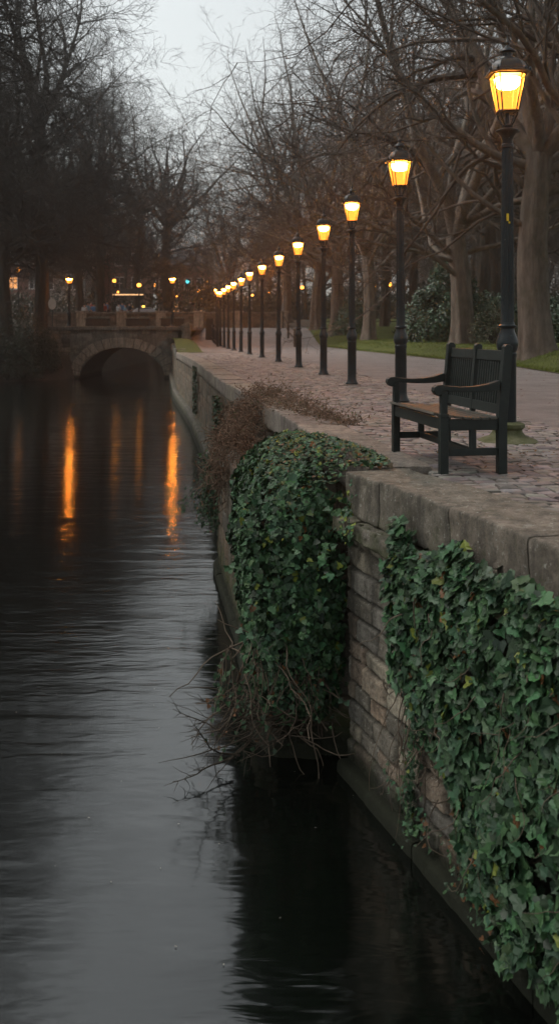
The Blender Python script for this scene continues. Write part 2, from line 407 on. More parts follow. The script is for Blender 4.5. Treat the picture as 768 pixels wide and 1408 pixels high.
# ------------------------------------------------------------------ masonry
def arc(poly):
    s = np.concatenate([[0], np.cumsum(np.linalg.norm(np.diff(poly, axis=0), axis=1))]); return s
def along(poly, s, S=None):
    S = arc(poly) if S is None else S
    p = np.stack([np.interp(s, S, poly[:, k]) for k in (0, 1)], -1)
    e = .05; q = np.stack([np.interp(np.clip(s + e, 0, S[-1]), S, poly[:, k]) - np.interp(np.clip(s - e, 0, S[-1]), S, poly[:, k]) for k in (0, 1)], -1)
    q /= np.linalg.norm(q, axis=-1, keepdims=True)
    return p, np.stack([-q[..., 1], q[..., 0]], -1)
def masonry(poly, s0, s1, z0, z1, ds, dz, parent, mat, ch=(.16, .26), sl=(.28, .6), off=-.05, seed=1, relief=.022, name='stonework', batter=.0):
    rg = np.random.default_rng(seed)
    ns = max(2, int((s1 - s0) / ds)); nz = max(2, int((z1 - z0) / dz))
    s = np.linspace(s0, s1, ns + 1); z = np.linspace(z0, z1, nz + 1); S_, Z_ = np.meshgrid(s, z, indexing='ij')
    P3 = np.stack([S_ * 2.2, Z_ * 2.2, 0 * S_], -1)
    sw = S_ + .035 * fbm(P3 * 1.3, seed + 5); zw = Z_ + .03 * fbm(P3, seed + 9) + .012 * fbm(P3 * 5, seed + 2)
    cuts = [z0 - .1]
    while cuts[-1] < z1 + .2: cuts.append(cuts[-1] + rg.uniform(*ch))
    cuts = np.array(cuts); ci = np.clip(np.searchsorted(cuts, zw) - 1, 0, len(cuts) - 2)
    dzE = np.minimum(zw - cuts[ci], cuts[ci + 1] - zw)
    disp = np.zeros_like(sw); tint = np.ones(sw.shape + (3,)); edge = np.zeros_like(sw)
    pal = np.array([(1, .97, .92), (1.12, .98, .86), (.8, .8, .8), (1.15, .92, .78), (.68, .66, .62), (1.2, 1.14, 1.02), (1.0, .84, .74)])
    for c in range(len(cuts) - 1):
        m = ci == c
        if not m.any(): continue
        st = [s0 - rg.uniform(.1, .5)]
        while st[-1] < s1 + .7: st.append(st[-1] + rg.uniform(*sl))
        st = np.array(st); si = np.clip(np.searchsorted(st, sw[m]) - 1, 0, len(st) - 2)
        ds_ = np.minimum(sw[m] - st[si], st[si + 1] - sw[m])
        e = np.minimum(dzE[m], ds_); edge[m] = e
        o_ = rg.uniform(-.4, .4, len(st)); ti = rg.uniform(-1, 1, len(st)); cm = (cuts[c] + cuts[c + 1]) / 2; sm = (st[si] + st[si + 1]) / 2
        disp[m] = relief * (o_[si] + ti[si] * (sw[m] - sm) * 1.2)
        pi = rg.integers(0, len(pal), len(st)); br = rg.uniform(.7, 1.15, len(st))
        tint[m] = pal[pi[si]] * br[si][:, None]
    g = sst(.0, .022, edge)
    disp = disp * g - relief * 1.3 * (1 - g) + .012 * fbm(P3 * 4, seed + 20) + .006 * vnoise(P3 * 22, seed + 30)
    tint = tint * (.42 + .58 * sst(.004, .02, edge))[..., None]
    p, n = along(poly, S_)
    w = off + disp + batter * (z1 - Z_)
    V = np.stack([p[..., 0] + n[..., 0] * w, p[..., 1] + n[..., 1] * w, Z_], -1).reshape(-1, 3)
    i = np.arange(ns)[:, None] * (nz + 1) + np.arange(nz)[None]
    Q = np.stack([i, i + 1, i + nz + 2, i + nz + 1], -1).reshape(-1, 4)
    return MB().add(V, Q, tint.reshape(-1, 3)).build(name, mat, parent, smooth=True)
def blocks(poly, s0, s1, n0, n1, z0, z1, parent, mat, name, length=(.8, 1.2), ds=.04, rnd=.02, rough=.006, seed=3, gap=.014, zjit=.009, njit=.0, tintr=(.8, 1.15), res=.04):
    """a course of long stones following the wall line: rounded, chipped, each a little out of level"""
    rg = np.random.default_rng(seed); mb = MB(); a = s0
    base = []
    def edge(pa, pb, k):
        return [(pa[0] + (pb[0] - pa[0]) * t, pa[1] + (pb[1] - pa[1]) * t) for t in np.linspace(0, 1, k, endpoint=False)]
    kx = max(2, int(abs(n1 - n0) / res)); kz = max(2, int(abs(z1 - z0) / res)); r = rnd
    c = [(n0 + r, z0), (n1 - r, z0), (n1, z0 + r), (n1, z1 - r), (n1 - .3 * r, z1 - .3 * r), (n1 - r, z1), (n0 + r, z1), (n0, z1 - r), (n0, z0 + r)]
    ks = [kx, 1, kz, 1, 1, kx, 1, kz, 1]
    for i in range(len(c)): base += edge(c[i], c[(i + 1) % len(c)], ks[i])
    base = np.array(base); K = len(base)
    while a < s1 - .02:
        L = rg.uniform(*length); b = min(a + L, s1)
        if s1 - b < length[0] * .5: b = s1
        m = max(2, int((b - a) / ds)); ss = np.linspace(a + gap / 2, b - gap / 2, m + 1)
        p, n = along(poly, ss)
        dn = rg.uniform(-njit, njit); dz_ = rg.uniform(-zjit, zjit); sl_ = rg.uniform(-zjit, zjit)
        NN = np.broadcast_to(base[:, 0], (m + 1, K)).copy() + dn; ZZ = np.broadcast_to(base[:, 1], (m + 1, K)).copy() + dz_ + sl_ * ((ss - a) / (b - a))[:, None]
        sh = 1 - .0 * ss
        for e_, w_ in ((0, .008), (m, .008)):
            cN, cZ = base[:, 0].mean(), base[:, 1].mean()
            NN[e_] += (cN - NN[e_]) * .02; ZZ[e_] += (cZ - ZZ[e_]) * .05
        Q3 = np.stack([np.broadcast_to(ss[:, None], NN.shape) * 6, NN * 6, ZZ * 6], -1)
        f1 = fbm(Q3, seed); f2 = fbm(Q3 + 31, seed + 4)
        f3 = np.clip(vnoise(Q3 * 3.1, seed + 8) - .45, 0, 1)
        ZZ = ZZ + rough * f1 * 1.4 - rough * 3 * f3; NN = NN + rough * f2 * 1.4 - rough * 3 * f3
        V = np.stack([p[:, 0][:, None] + n[:, 0][:, None] * NN, p[:, 1][:, None] + n[:, 1][:, None] * NN, ZZ], -1).reshape(-1, 3)
        i = np.arange(m)[:, None] * K + np.arange(K)[None]; j = np.arange(m)[:, None] * K + (np.arange(K)[None] + 1) % K
        t = rg.uniform(*tintr) * np.array([1, rg.uniform(.96, 1.01), rg.uniform(.9, 1.0)])
        mb.add(V, [*np.stack([j, i, i + K, j + K], -1).reshape(-1, 4).tolist(), list(range(K)), list(range(m * K, (m + 1) * K))[::-1]], t)
        a = b
    return mb.build(name, mat, parent, smooth=True, sharp=50)

wn = thing('retaining_wall', (0, 0, 0), 'nearest stretch of stone river wall with a thick coping, below and in front of the bench', 'river wall')
SN = arc(WN); LN = SN[-1]
masonry(WN, LN - 7.5, LN, -2.45, -.38, .012, .012, wn, M['stone'], seed=4, off=-.02, ch=(.12, .2), sl=(.22, .5), relief=.03)
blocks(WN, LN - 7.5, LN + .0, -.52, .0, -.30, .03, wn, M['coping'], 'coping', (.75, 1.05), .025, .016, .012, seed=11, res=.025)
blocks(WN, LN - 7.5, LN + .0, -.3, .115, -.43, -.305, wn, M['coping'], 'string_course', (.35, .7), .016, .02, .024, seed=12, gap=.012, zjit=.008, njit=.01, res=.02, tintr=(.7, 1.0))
blocks(WN, LN - 7.5, LN + .02, -.3, .07, -2.6, -2.14, wn, M['stone_far'], 'plinth', (.9, 1.4), .04, .03, .01, seed=13, tintr=(.3, .4))
# end face of the near stretch where it steps back
pe_, ne_ = along(WN, np.array([LN])); a_ = pe_[0]; n_ = ne_[0]
ENDP = np.array([a_ + n_ * -.02, a_ + n_ * -.5]); ENDP = ENDP[::-1]
endw = np.array([tuple(a_ - n_ * .9), tuple(a_ - n_ * .02)])
masonry(endw, 0, .86, -2.45, -.38, .02, .02, wn, M['stone'], seed=5, off=.0, relief=.02, name='end_face')

wm = thing('retaining_wall', (0, 0, 0), 'long far stretch of stone river wall running back to the bridge', 'river wall')
SM = arc(WM); LM = SM[-1]
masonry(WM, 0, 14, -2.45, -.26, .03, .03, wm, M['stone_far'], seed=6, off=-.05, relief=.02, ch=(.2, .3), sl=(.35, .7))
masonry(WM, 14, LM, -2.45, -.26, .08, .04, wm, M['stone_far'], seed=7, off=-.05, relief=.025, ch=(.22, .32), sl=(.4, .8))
blocks(WM, 0, 12, -.52, 0, -.28, .03, wm, M['coping_far'], 'coping', (.9, 1.3), .06, .02, .006, seed=14)
blocks(WM, 12, 39.2, -.52, 0, -.28, .03, wm, M['coping_far'], 'coping', (1.0, 1.5), .15, .02, .008, seed=15, res=.1)
blocks(WM, 39.2, LM, -.5, 0, -.3, .12, wm, M['bridge'], 'coping', (1.0, 1.5), .3, .02, .03, seed=16, res=.12, zjit=.05)
blocks(WM, 5.9, LM, -.3, .16, -2.6, -1.78, wm, M['bridge'], 'plinth', (1.2, 2.0), .12, .06, .015, seed=17, res=.1, tintr=(.55, .8))
# shallow pilasters on the far stretch
for s_ in ():
    p, n = along(WM, np.array([float(s_)])); ang = math.atan2(n[0][1], n[0][0])
    MB().box((p[0][0] + n[0][0] * .02, p[0][1] + n[0][1] * .02, -1.0), (.14, .55, 1.5), rz=ang, T=(.8, .8, .78)).build('pilaster', M['stone_far'], wm, bevel=.03)

# low projecting buttress that carries the big ivy
BT = np.array([(.62, 7.55), (-.02, 7.62), (-.17, 7.9), (-.44, 10.5), (-.86, 13.4), (-.82, 13.75), (0.0, 13.9)], float)
bt = thing('buttress', (0, 0, 0), 'stone buttress stepping out into the river under the brown vine and the big ivy', 'buttress')
masonry(BT, 0, arc(BT)[-1], -2.45, -.52, .025, .025, bt, M['stone_far'], seed=9, off=0, relief=.02, ch=(.2, .3), sl=(.3, .6))
top = [(x, y, -.53) for x, y in BT] + [(.5, 7.9, -.53)]
MB().add(top, [list(range(len(top)))[::-1]], (.6, .6, .6)).build('top_slab', M['stone_far'], bt)
blocks(BT, .3, arc(BT)[-1] - .3, -.2, .06, -2.6, -2.12, bt, M['stone_far'], 'plinth', (.9, 1.4), .06, .03, .01, seed=19, tintr=(.35, .5))

# ------------------------------------------------------------------ sett paving
def setts():
    rg = np.random.default_rng(21); C = []; y = 2.5
    while y < 47:
        dy = rg.uniform(.10, .135) * (1 if y < 25 else 1.3); x0 = float(wx(y)) + .53; x1 = max(float(lampx(y)) + .9, x0 + 1.9); x = x0 + rg.uniform(0, .03)
        if y < 9: x1 = 3.3
        while x < x1 - .05:
            dx = rg.uniform(.12, .21); C.append((x, y, min(dx, x1 + .12 - x), dy)); x += dx
        y += dy
    C = np.array(C); n = len(C); cx = C[:, 0] + C[:, 2] / 2; cy = C[:, 1] + C[:, 3] / 2
    hx = C[:, 2] / 2 - .007; hy = C[:, 3] / 2 - .006
    cy = cy + .10 * np.sin(cx * 1.9 + cy * .35) + .03 * np.sin(cx * 5.1)
    ang = rg.normal(0, .07, n) + .15 * np.cos(cx * 1.9 + cy * .35)
    keep = cx - hx > wx(cy) + .5; C = C[keep]; cx, cy, hx, hy, ang = cx[keep], cy[keep], hx[keep], hy[keep], ang[keep]; n = len(cx)
    dzv = rg.normal(0, .0035, n) + .012 * fbm(np.stack([cx * .9, cy * .9, 0 * cx], -1), 2); tx = rg.normal(0, .035, n); ty = rg.normal(0, .035, n)
    sg = np.array([(-1, -1), (1, -1), (1, 1), (-1, 1)], float); V = []
    for ring, (sc_, zz) in enumerate(((1.0, -.035), (1.0, -.002), (.93, .008), (.7, .0125))):
        lx = sg[None, :, 0] * hx[:, None] * sc_; ly = sg[None, :, 1] * hy[:, None] * sc_
        lx = lx + rg.normal(0, .004, lx.shape); ly = ly + rg.normal(0, .004, ly.shape)
        X = cx[:, None] + lx * np.cos(ang)[:, None] - ly * np.sin(ang)[:, None]; Y = cy[:, None] + lx * np.sin(ang)[:, None] + ly * np.cos(ang)[:, None]
        Z = zz + dzv[:, None] + tx[:, None] * lx + ty[:, None] * ly
        V.append(np.stack([X, Y, Z], -1))
    V = np.stack(V, 1).reshape(n, 16, 3)
    b = (np.arange(n) * 16)[:, None]; Fs = []
    for r_ in range(3):
        for k in range(4):
            k2 = (k + 1) % 4; Fs.append(b + np.array([[r_ * 4 + k, r_ * 4 + k2, r_ * 4 + 4 + k2, r_ * 4 + 4 + k]]))
    Fs.append(b + np.array([[12, 13, 14, 15]]))
    t = rg.uniform(.65, 1.15, n)[:, None] * (np.array([1, .95, .9]) + rg.uniform(-.06, .06, (n, 3)))
    mb = MB(); mb.add(V, np.concatenate(Fs), np.repeat(t, 16, 0)); return mb.build('sett_paving', M['sett'])
tag(setts(), kind='structure')
js = sheet([y for y in PR if 0 <= y <= 47], lambda y: [float(wx(y)) + .5, max(float(lampx(y)) + .9, 3.3 if y < 9 else 0, float(wx(y)) + 2.4)], H, 'paving_joints', M['joint'], .001)
tag(js, kind='structure')

# ------------------------------------------------------------------ street lamps
def lamp_proto(detail=True):
    t = thing('street_lamp', (0, 0, 0), '', 'street lamp', 'lit lamp posts standing in a row along the path')
    n = 28
    pl = MB(); pl.lathe([(.20, -.05), (.20, .012), (.17, .03)], 20).build('footing', M['joint'], t, smooth=True, sharp=40)
    prof = [(.12, .02), (.125, .05), (.10, .09), (.088, .14), (.086, .20), (.084, .82), (.09, .835), (.09, .86), (.082, .87), (.098, .905), (.106, .95), (.102, .985), (.086, 1.03), (.07, 1.07), (.066, 1.10), (.088, 1.112), (.09, 1.128), (.07, 1.14), (.064, 1.16)]
    MB().lathe(prof, n).build('base_column', M['iron'], t, smooth=True, sharp=35)
    shaft = [(.064, 1.16)] + [(.064 - .011 * k / 14, 1.16 + 1.68 * k / 14) for k in range(1, 15)] + [(.063, 2.85), (.063, 2.875), (.052, 2.885), (.054, 2.92), (.064, 2.955), (.085, 2.985), (.11, 3.0), (.113, 3.012), (.10, 3.022), (.05, 3.04), (.045, 3.06)]
    MB().lathe(shaft, 48, flute=(1.165, 2.84, 24, .09)).build('post', M['iron'], t, smooth=True, sharp=35)
    # cradle
    cr = MB(); cr.lathe([(.05, 3.04), (.056, 3.05), (.056, 3.065), (.022, 3.075), (.02, 3.2)], 14)
    for k in range(4):
        a = k * math.pi / 2 + math.pi / 4
        pts = [(math.cos(a) * r_, math.sin(a) * r_, z_) for r_, z_ in ((.045, 3.06), (.07, 3.09), (.105, 3.15), (.112, 3.178))]
        cr.tube(pts, .009, 6)
        pts = [(math.cos(a) * r_, math.sin(a) * r_, z_) for r_, z_ in ((.105, 3.15), (.09, 3.185), (.06, 3.17), (.065, 3.13))]
        cr.tube(pts, .005, 5)
    cr.build('cradle', M['iron'], t, smooth=True, sharp=40)
    def ring(h, z, c=.30):   # square with cut corners
        k = h * (1 - c)
        return np.array([(k, -h, z), (h, -k, z), (h, k, z), (k, h, z), (-k, h, z), (-h, k, z), (-h, -k, z), (-k, -h, z)])
    b_, t_ = ring(.094, 3.195), ring(.152, 3.545)
    g = MB(); g.add(np.concatenate([b_ * [.985, .985, 1], t_ * [.985, .985, 1]]), np.array([[k, (k + 1) % 8, 8 + (k + 1) % 8, 8 + k] for k in range(8)]))
    g.build('lantern_glass', M['glass'], t)
    fr = MB()
    for k in range(8): fr.tube([b_[k], t_[k]], .0072, 6)
    for rg_, th in ((b_, .011), (t_, .012)):
        for k in range(8): fr.tube([rg_[k], rg_[(k + 1) % 8]], th, 6)
    fr.add(np.concatenate([ring(.088, 3.182), ring(.094, 3.192)]), [list(range(8))[::-1], list(range(8, 16))] + [[k, (k + 1) % 8, 8 + (k + 1) % 8, 8 + k] for k in range(8)])
    fr.build('lantern_frame', M['iron'], t)
    rf = MB(); prof = [(.185, 3.548), (.196, 3.556), (.194, 3.57), (.165, 3.582), (.158, 3.62), (.138, 3.66), (.11, 3.69), (.07, 3.705), (.062, 3.72)]
    rings = [ring(h_, z_, .34) for h_, z_ in prof]
    F_ = [[i * 8 + k, i * 8 + (k + 1) % 8, (i + 1) * 8 + (k + 1) % 8, (i + 1) * 8 + k] for i in range(len(rings) - 1) for k in range(8)] + [list(range(8))[::-1], list(range(8 * len(rings) - 8, 8 * len(rings)))]
    rf.add(np.concatenate(rings), F_)
    for k in range(8):
        x_, y_, _ = ring(.187, 3.56)[k]; rf.lathe([(.012, 0), (.016, .015), (.004, .04)], 6, (x_, y_, 3.565))
    rf.build('lantern_roof', M['iron'], t, smooth=True, sharp=30)
    MB().lathe([(.05, 3.71), (.046, 3.74), (.052, 3.765), (.08, 3.775), (.078, 3.785), (.045, 3.81), (.02, 3.83), (.014, 3.845), (.024, 3.857), (.024, 3.868), (.012, 3.88), (.004, 3.93)], 16).build('finial', M['iron'], t, smooth=True, sharp=50)
    MB().lathe([(.03, 3.415), (.085, 3.425), (.118, 3.46), (.13, 3.515), (.06, 3.53)], 14).build('bulb', M['bulb'], t, smooth=True)
    return t
L0 = lamp_proto()
ordn = ['', 'second', 'third', 'fourth', 'fifth', 'sixth', 'seventh', 'eighth', 'ninth', 'tenth', 'eleventh', 'twelfth', 'thirteenth', 'fourteenth']
L0.location = (LXY[0][0], LXY[0][1], 0); L0['label'] = 'nearest and tallest lit lamp post, right behind the bench, on a mossy round stone base'
MB().lathe([(.30, -.02), (.30, .015), (.235, .045), (.18, .06), (.145, .10), (.14, .125), (.165, .15), (.165, .18), (.13, .195), (.09, .2)], 32).build('stone_base', M['plinth'], L0, smooth=True, sharp=40)
stk = MB(); stk.box((-.012, -.0665, 2.17), (.022, .004, .07)); stk.box((.004, -.0665, 2.12), (.016, .004, .02)); stk.build('sticker', M['yellow'], L0)
lampset = [L0]
src_kids = [k for k in KIDS(L0) if k.name.split('.')[0] not in ('stone_base', 'sticker')]
def lamp_copy(loc, label, group=None, s=1):
    r = L0.copy(); COL.objects.link(r); r.location = loc; r['label'] = label; r.scale = s if hasattr(s, '__len__') else (s,) * 3
    if group: r['group'] = group
    r.rotation_euler = (random.uniform(-.008, .008), random.uniform(-.008, .008), random.uniform(-.12, .12))
    for ch in src_kids:
        c = ch.copy(); COL.objects.link(c); c.parent = r
    return r
for i, (x, y) in enumerate(LXY[1:], 1):
    lab = ('second lamp post along the path, seen just left of the bench back' if i == 1 else
           'farthest lit lamp post of the row beside the path, by the dark railing' if i == len(LXY) - 1 else
           '%s lit lamp post of the row, counted from the bench towards the bridge' % ordn[i])
    lamp_copy((x, y, float(H(x, y))), lab)
lamp_copy((at(95, 66.6), 66.6, 1.31), 'lit lamp post on the left end of the stone bridge', 'lamp posts on the bridge', (1.45, 1.45, .93))
lamp_copy((at(237, 66.6), 66.6, 1.31), 'lit lamp post on the right end of the stone bridge by the grass bank', 'lamp posts on the bridge', (1.45, 1.45, .93))

# distant street lamps: post and round glowing head
def far_lamp():
    t = thing('distant_lamp', (0, 0, 0), '', 'street lamp', 'small lights far beyond the bridge')
    MB().tube([(0, 0, 0), (0, 0, 3.6)], [.07, .045], 8).tube([(0, 0, 3.6), (0, 0, 3.75)], [.09, .12], 8).build('post', M['iron'], t)
    a = []
    MB().lathe([(.05, 3.72), (.15, 3.8), (.19, 3.92), (.16, 4.05), (.05, 4.12)], 12).build('globe', M['globe'], t, smooth=True)
    return t
FL = [(157, 386, 88, 'amber lamp above the crowd, on the left beyond the bridge'), (191, 392, 86, 'amber lamp standing beside the white taxi'),
      (213, 392, 120, 'small amber light between the taxi and the right bridge lamp'), (228, 405, 125, 'faint amber light just left of the right bridge lamp'),
      (243, 407, 125, 'faint amber light just right of the right bridge lamp'), (273, 400, 120, 'upper one of two amber lights left of the far end of the lamp row'),
      (277, 411, 118, 'lower one of two amber lights left of the far end of the lamp row'), (347, 406, 100, 'small amber light between the eighth and seventh lamp post'),
      (363, 418, 110, 'dim amber light right beside the seventh lamp post'), (370, 403, 100, 'small white light on a post left of the sixth lamp post'),
      (387, 410, 110, 'dim amber light right beside the sixth lamp post'), (415, 395, 95, 'amber light just right of the fifth lamp post'),
      (514, 394, 78, 'large amber light among the trees right of the third lamp post'), (536, 391, 84, 'small amber light in front of the dark evergreen bush'),
      (25, 371, 96, 'amber light among the trees at the far left')]
fl0 = None
for px, py, y, lab in FL:
    x = at(px, y); z = EYE + (453 - py) / F * y - 3.92; g = float(ramp(y)) if y > 66 else 0
    s = (z + 3.92 - g) / 3.92; w = .8 + .2 * math.sin(px)
    if fl0 is None: fl0 = far_lamp(); o = fl0
    else: o = dup(fl0, (0, 0, 0))
    o.location = (x, y, g); o.scale = (w * (.75 if 'faint' in lab or 'dim' in lab or 'small' in lab else 1.15),) * 2 + (s,); o['label'] = lab
for px, py, y, lab in ((258, 387, 110, 'teal signal light high between the right bridge lamp and the lamp row'), (438, 399, 100, 'blue green signal light behind the fourth lamp post')):
    t = thing('signal_light', (at(px, y), y, float(ramp(y))), lab, 'traffic signal', 'signal lights beyond the bridge')
    z = EYE + (453 - py) / F * y - float(ramp(y))
    MB().tube([(0, 0, 0), (0, 0, z + .3)], .06, 8).build('post', M['iron'], t)
    MB().box((0, -.12, z), (.5, .2, .7)).build('signal_head', M['iron'], t)
    MB().lathe([(.02, -.01), (.2, 0), (.2, .04), (.02, .06)], 12).build('lens', M['teal'], t, loc=(0, -.23, z)).rotation_euler = (R(90), 0, 0)

# ------------------------------------------------------------------ bench
def bench():
    ang = math.atan2(-.205, 1.21)          # length direction (-.17,.985)
    A = Vector((1.214, 7.19, .012)); u = Vector((-.168, .986, 0)); v = Vector((.986, .168, 0))
    t = thing('park_bench', A, 'dark green slatted wooden bench with scrolled armrests facing the river', 'bench')
    t.rotation_euler.z = math.atan2(v.y, v.x)     # local x = depth (to the back), local y = length
    Lb, D = 1.23, .455
    W = M['wood']
    for y in (0, Lb):
        m = MB(); m.box((0, y, .22), (.062, .068, .44)); m.box((0, y, .55), (.05, .056, .2)); m.box((0, y, .44), (.068, .072, .03)); m.build('leg', W, t, bevel=.006)
    for y in (0, Lb):           # rear legs run up into the back posts with rounded heads
        w = .032; prof = [(D - .035, 0), (D + .035, 0), (D + .035, .40), (D + .075, .90), (D + .078, .945), (D + .06, .965), (D + .03, .968), (D + .012, .95), (D + .008, .90), (D - .035, .42)]
        n = len(prof); V = [(a, y - w, b) for a, b in prof] + [(a, y + w, b) for a, b in prof]
        MB().add(V, [list(range(n)), list(range(n, 2 * n))[::-1]] + [[(k + 1) % n, k, k + n, (k + 1) % n + n] for k in range(n)]).build('leg', W, t, bevel=.005)
    for y in (0, Lb):           # scrolled armrest
        w = .036
        up = [(-.07, .60), (-.085, .625), (-.08, .65), (-.055, .667), (-.02, .67), (.04, .66), (.14, .652), (.24, .656), (.34, .672), (.43, .70)]
        lo = [(.43, .625), (.34, .615), (.24, .612), (.14, .614), (.06, .62), (.01, .628), (-.012, .618), (-.02, .598), (-.045, .585)]
        prof = up + lo; n = len(prof); V = [(a, y - w, b) for a, b in prof] + [(a, y + w, b) for a, b in prof]
        MB().add(V, [list(range(n))[::-1], list(range(n, 2 * n))] + [[k, (k + 1) % n, (k + 1) % n + n, k + n] for k in range(n)]).build('armrest', W, t, bevel=.005)
    # seat slats in a dished curve
    m = MB()
    xs = [-.035, .035, .105, .175, .245, .315, .38]; zs = [.445, .437, .428, .421, .417, .416, .418]; tl = [.25, .12, .11, .06, .03, 0, -.05]
    for k, (x, z, a) in enumerate(zip(xs, zs, tl)): m.box((x, Lb / 2, z), (.058, Lb + (.07 if k else -.07), .02), M=Matrix.Rotation(a, 3, 'Y'), T=(1 - .05 * k,) * 3)
    m.build('seat', M['slat'], t, bevel=.004)
    # aprons and side rails
    MB().box((-.005, Lb / 2, .375), (.028, Lb - .07, .085)).build('front_rail', W, t, bevel=.004)
    MB().box((D - .01, Lb / 2, .375), (.028, Lb - .07, .07)).build('rear_rail', W, t, bevel=.004)
    for y in (0, Lb): MB().box((D / 2, y, .37), (D - .07, .034, .085)).build('side_rail', W, t, bevel=.004)
    for y in (0, Lb): MB().box((D / 2, y, .165), (D - .07, .036, .055)).build('stretcher', W, t, bevel=.004)
    MB().box((D / 2, Lb / 2, .165), (.04, Lb - .03, .05)).build('stretcher', W, t, bevel=.004)
    for y in (Lb / 2,):
        MB().box((D / 2, y, .27), (.05, .045, .2)).build('centre_support', W, t, bevel=.004)
    for y in (0, Lb): MB().box((D * .5, y, .265), (.05, .034, .15)).build('centre_support', W, t, bevel=.004)
    # backrest: leaning plane from (D-.01,.45) to (D+.04,.90)
    lean = .10
    def bk(z): return D + .005 + (z - .44) * lean
    MB().box((bk(.885), Lb / 2, .878), (.036, Lb - .065, .085), M=Matrix.Rotation(lean, 3, 'Y')).build('top_rail', W, t, bevel=.008)
    MB().box((bk(.47), Lb / 2, .475), (.03, Lb - .065, .075), M=Matrix.Rotation(lean, 3, 'Y')).build('bottom_rail', W, t, bevel=.004)
    m = MB(); n = 24
    for k in range(n):
        y = .06 + (Lb - .12) * k / (n - 1)
        if abs(y - Lb / 2) < .03: continue
        m.box((bk(.67), y, .67), (.012, .022, .36), M=Matrix.Rotation(lean, 3, 'Y'))
    m.build('back_slats', M['wood'], t)
    w = .022; prof = [(bk(.43) - .02, .40), (bk(.43) + .02, .40), (bk(.9) + .03, .9), (bk(.9) + .035, .945), (bk(.9) + .02, .963), (bk(.9) - .01, .965), (bk(.9) - .028, .95), (bk(.9) - .03, .9)]
    n = len(prof); V = [(a, Lb / 2 - w, b) for a, b in prof] + [(a, Lb / 2 + w, b) for a, b in prof]
    MB().add(V, [list(range(n)), list(range(n, 2 * n))[::-1]] + [[(k + 1) % n, k, k + n, (k + 1) % n + n] for k in range(n)]).build('centre_post', W, t, bevel=.005)
    return t
bench()

# ------------------------------------------------------------------ leaves
IVY = np.array([(0, 0), (.30, -.10), (.50, .12), (.36, .34), (.34, .55), (.14, .66), (0, 1.0), (-.14, .66), (-.34, .55), (-.36, .34), (-.50, .12), (-.30, -.10), (0, .38)], float)
IVYF = [(12, k, k + 1) for k in range(11)] + [(12, 11, 0)]
OVAL = np.array([(0, 0), (.16, .2), (.21, .5), (.13, .8), (0, 1), (-.13, .8), (-.21, .5), (-.16, .2), (0, .5)], float)
OVALF = [(8, k, k + 1) for k in range(7)] + [(8, 7, 0)]
def leaves(mb, P, Nrm, size, rg, shape='ivy', droop=.6, spread=.5, tint=None):
    P = np.asarray(P, float); Nrm = np.asarray(Nrm, float); n = len(P)
    T2, FF = (IVY, IVYF) if shape == 'ivy' else (OVAL, OVALF)
    Nn = Nrm + rg.normal(0, spread, (n, 3)) + np.array([0, 0, .25]); Nn /= np.linalg.norm(Nn, axis=1, keepdims=True)
    D = np.array([0, 0, -1.]) * droop + rg.normal(0, .6, (n, 3)); D = D - (D * Nn).sum(1, keepdims=True) * Nn; D /= np.linalg.norm(D, axis=1, keepdims=True) + 1e-9
    S = np.cross(D, Nn); sz = np.asarray(size)
    if sz.ndim == 0: sz = np.full(n, float(sz))
    w = T2[:, 0][None] * rg.uniform(.85, 1.15, n)[:, None]; l = T2[:, 1][None] - .3
    cup = rg.uniform(-.15, .35, n)[:, None]; curl = rg.uniform(-.05, .25, n)[:, None]
    h = cup * np.abs(w) - curl * l ** 2 + .03 * rg.normal(0, 1, (n, T2.shape[0]))
    V = P[:, None] + sz[:, None, None] * (w[..., None] * S[:, None] + l[..., None] * D[:, None] + h[..., None] * Nn[:, None])
    K = T2.shape[0]; Fc = (np.arange(n) * K)[:, None, None] + np.array(FF)[None]
    mb.add(V.reshape(-1, 3), Fc.reshape(-1, 3), np.repeat(tint, K, 0))
def ivy_tint(n, rg, yel=.03, br=.01):
    t = np.array([.038, .078, .037]) * rg.uniform(.35, 1.8, (n, 1)) * (1 + rg.normal(0, .1, (n, 3)))
    q = rg.random(n)
    t[q < .10] = np.array([.06, .125, .05]) * rg.uniform(.8, 1.3, ((q < .10).sum(), 1))
    t[q < yel] = np.array([.16, .19, .03]) * rg.uniform(.6, 1.1, ((q < yel).sum(), 1))
    t[q < br] = np.array([.17, .07, .025]) * rg.uniform(.5, 1.1, ((q < br).sum(), 1))
    return np.clip(t, .01, .5)
def wander(P0, D0, L, n, rg, wig, pull=np.array([0, 0, 0.])):
    m = len(P0); D = D0 / np.linalg.norm(D0, axis=1, keepdims=True); P = [P0]; st = (L / (n - 1))[:, None]
    for k in range(n - 1):
        D = D + rg.normal(0, wig, (m, 3)) + pull; D /= np.linalg.norm(D, axis=1, keepdims=True); P.append(P[-1] + D * st)
    return np.stack(P, 1)
def stems(mb, P, r0, r1, n=4, tint=(1, 1, 1)):
    m = P.shape[0]; r0 = np.broadcast_to(r0, (m,)); Rr = r0[:, None] + (np.asarray(r1) - r0[:, None]) * np.linspace(0, 1, P.shape[1])[None]
    V, Q = tubes(P, Rr, n); mb.add(V, Q, tint)

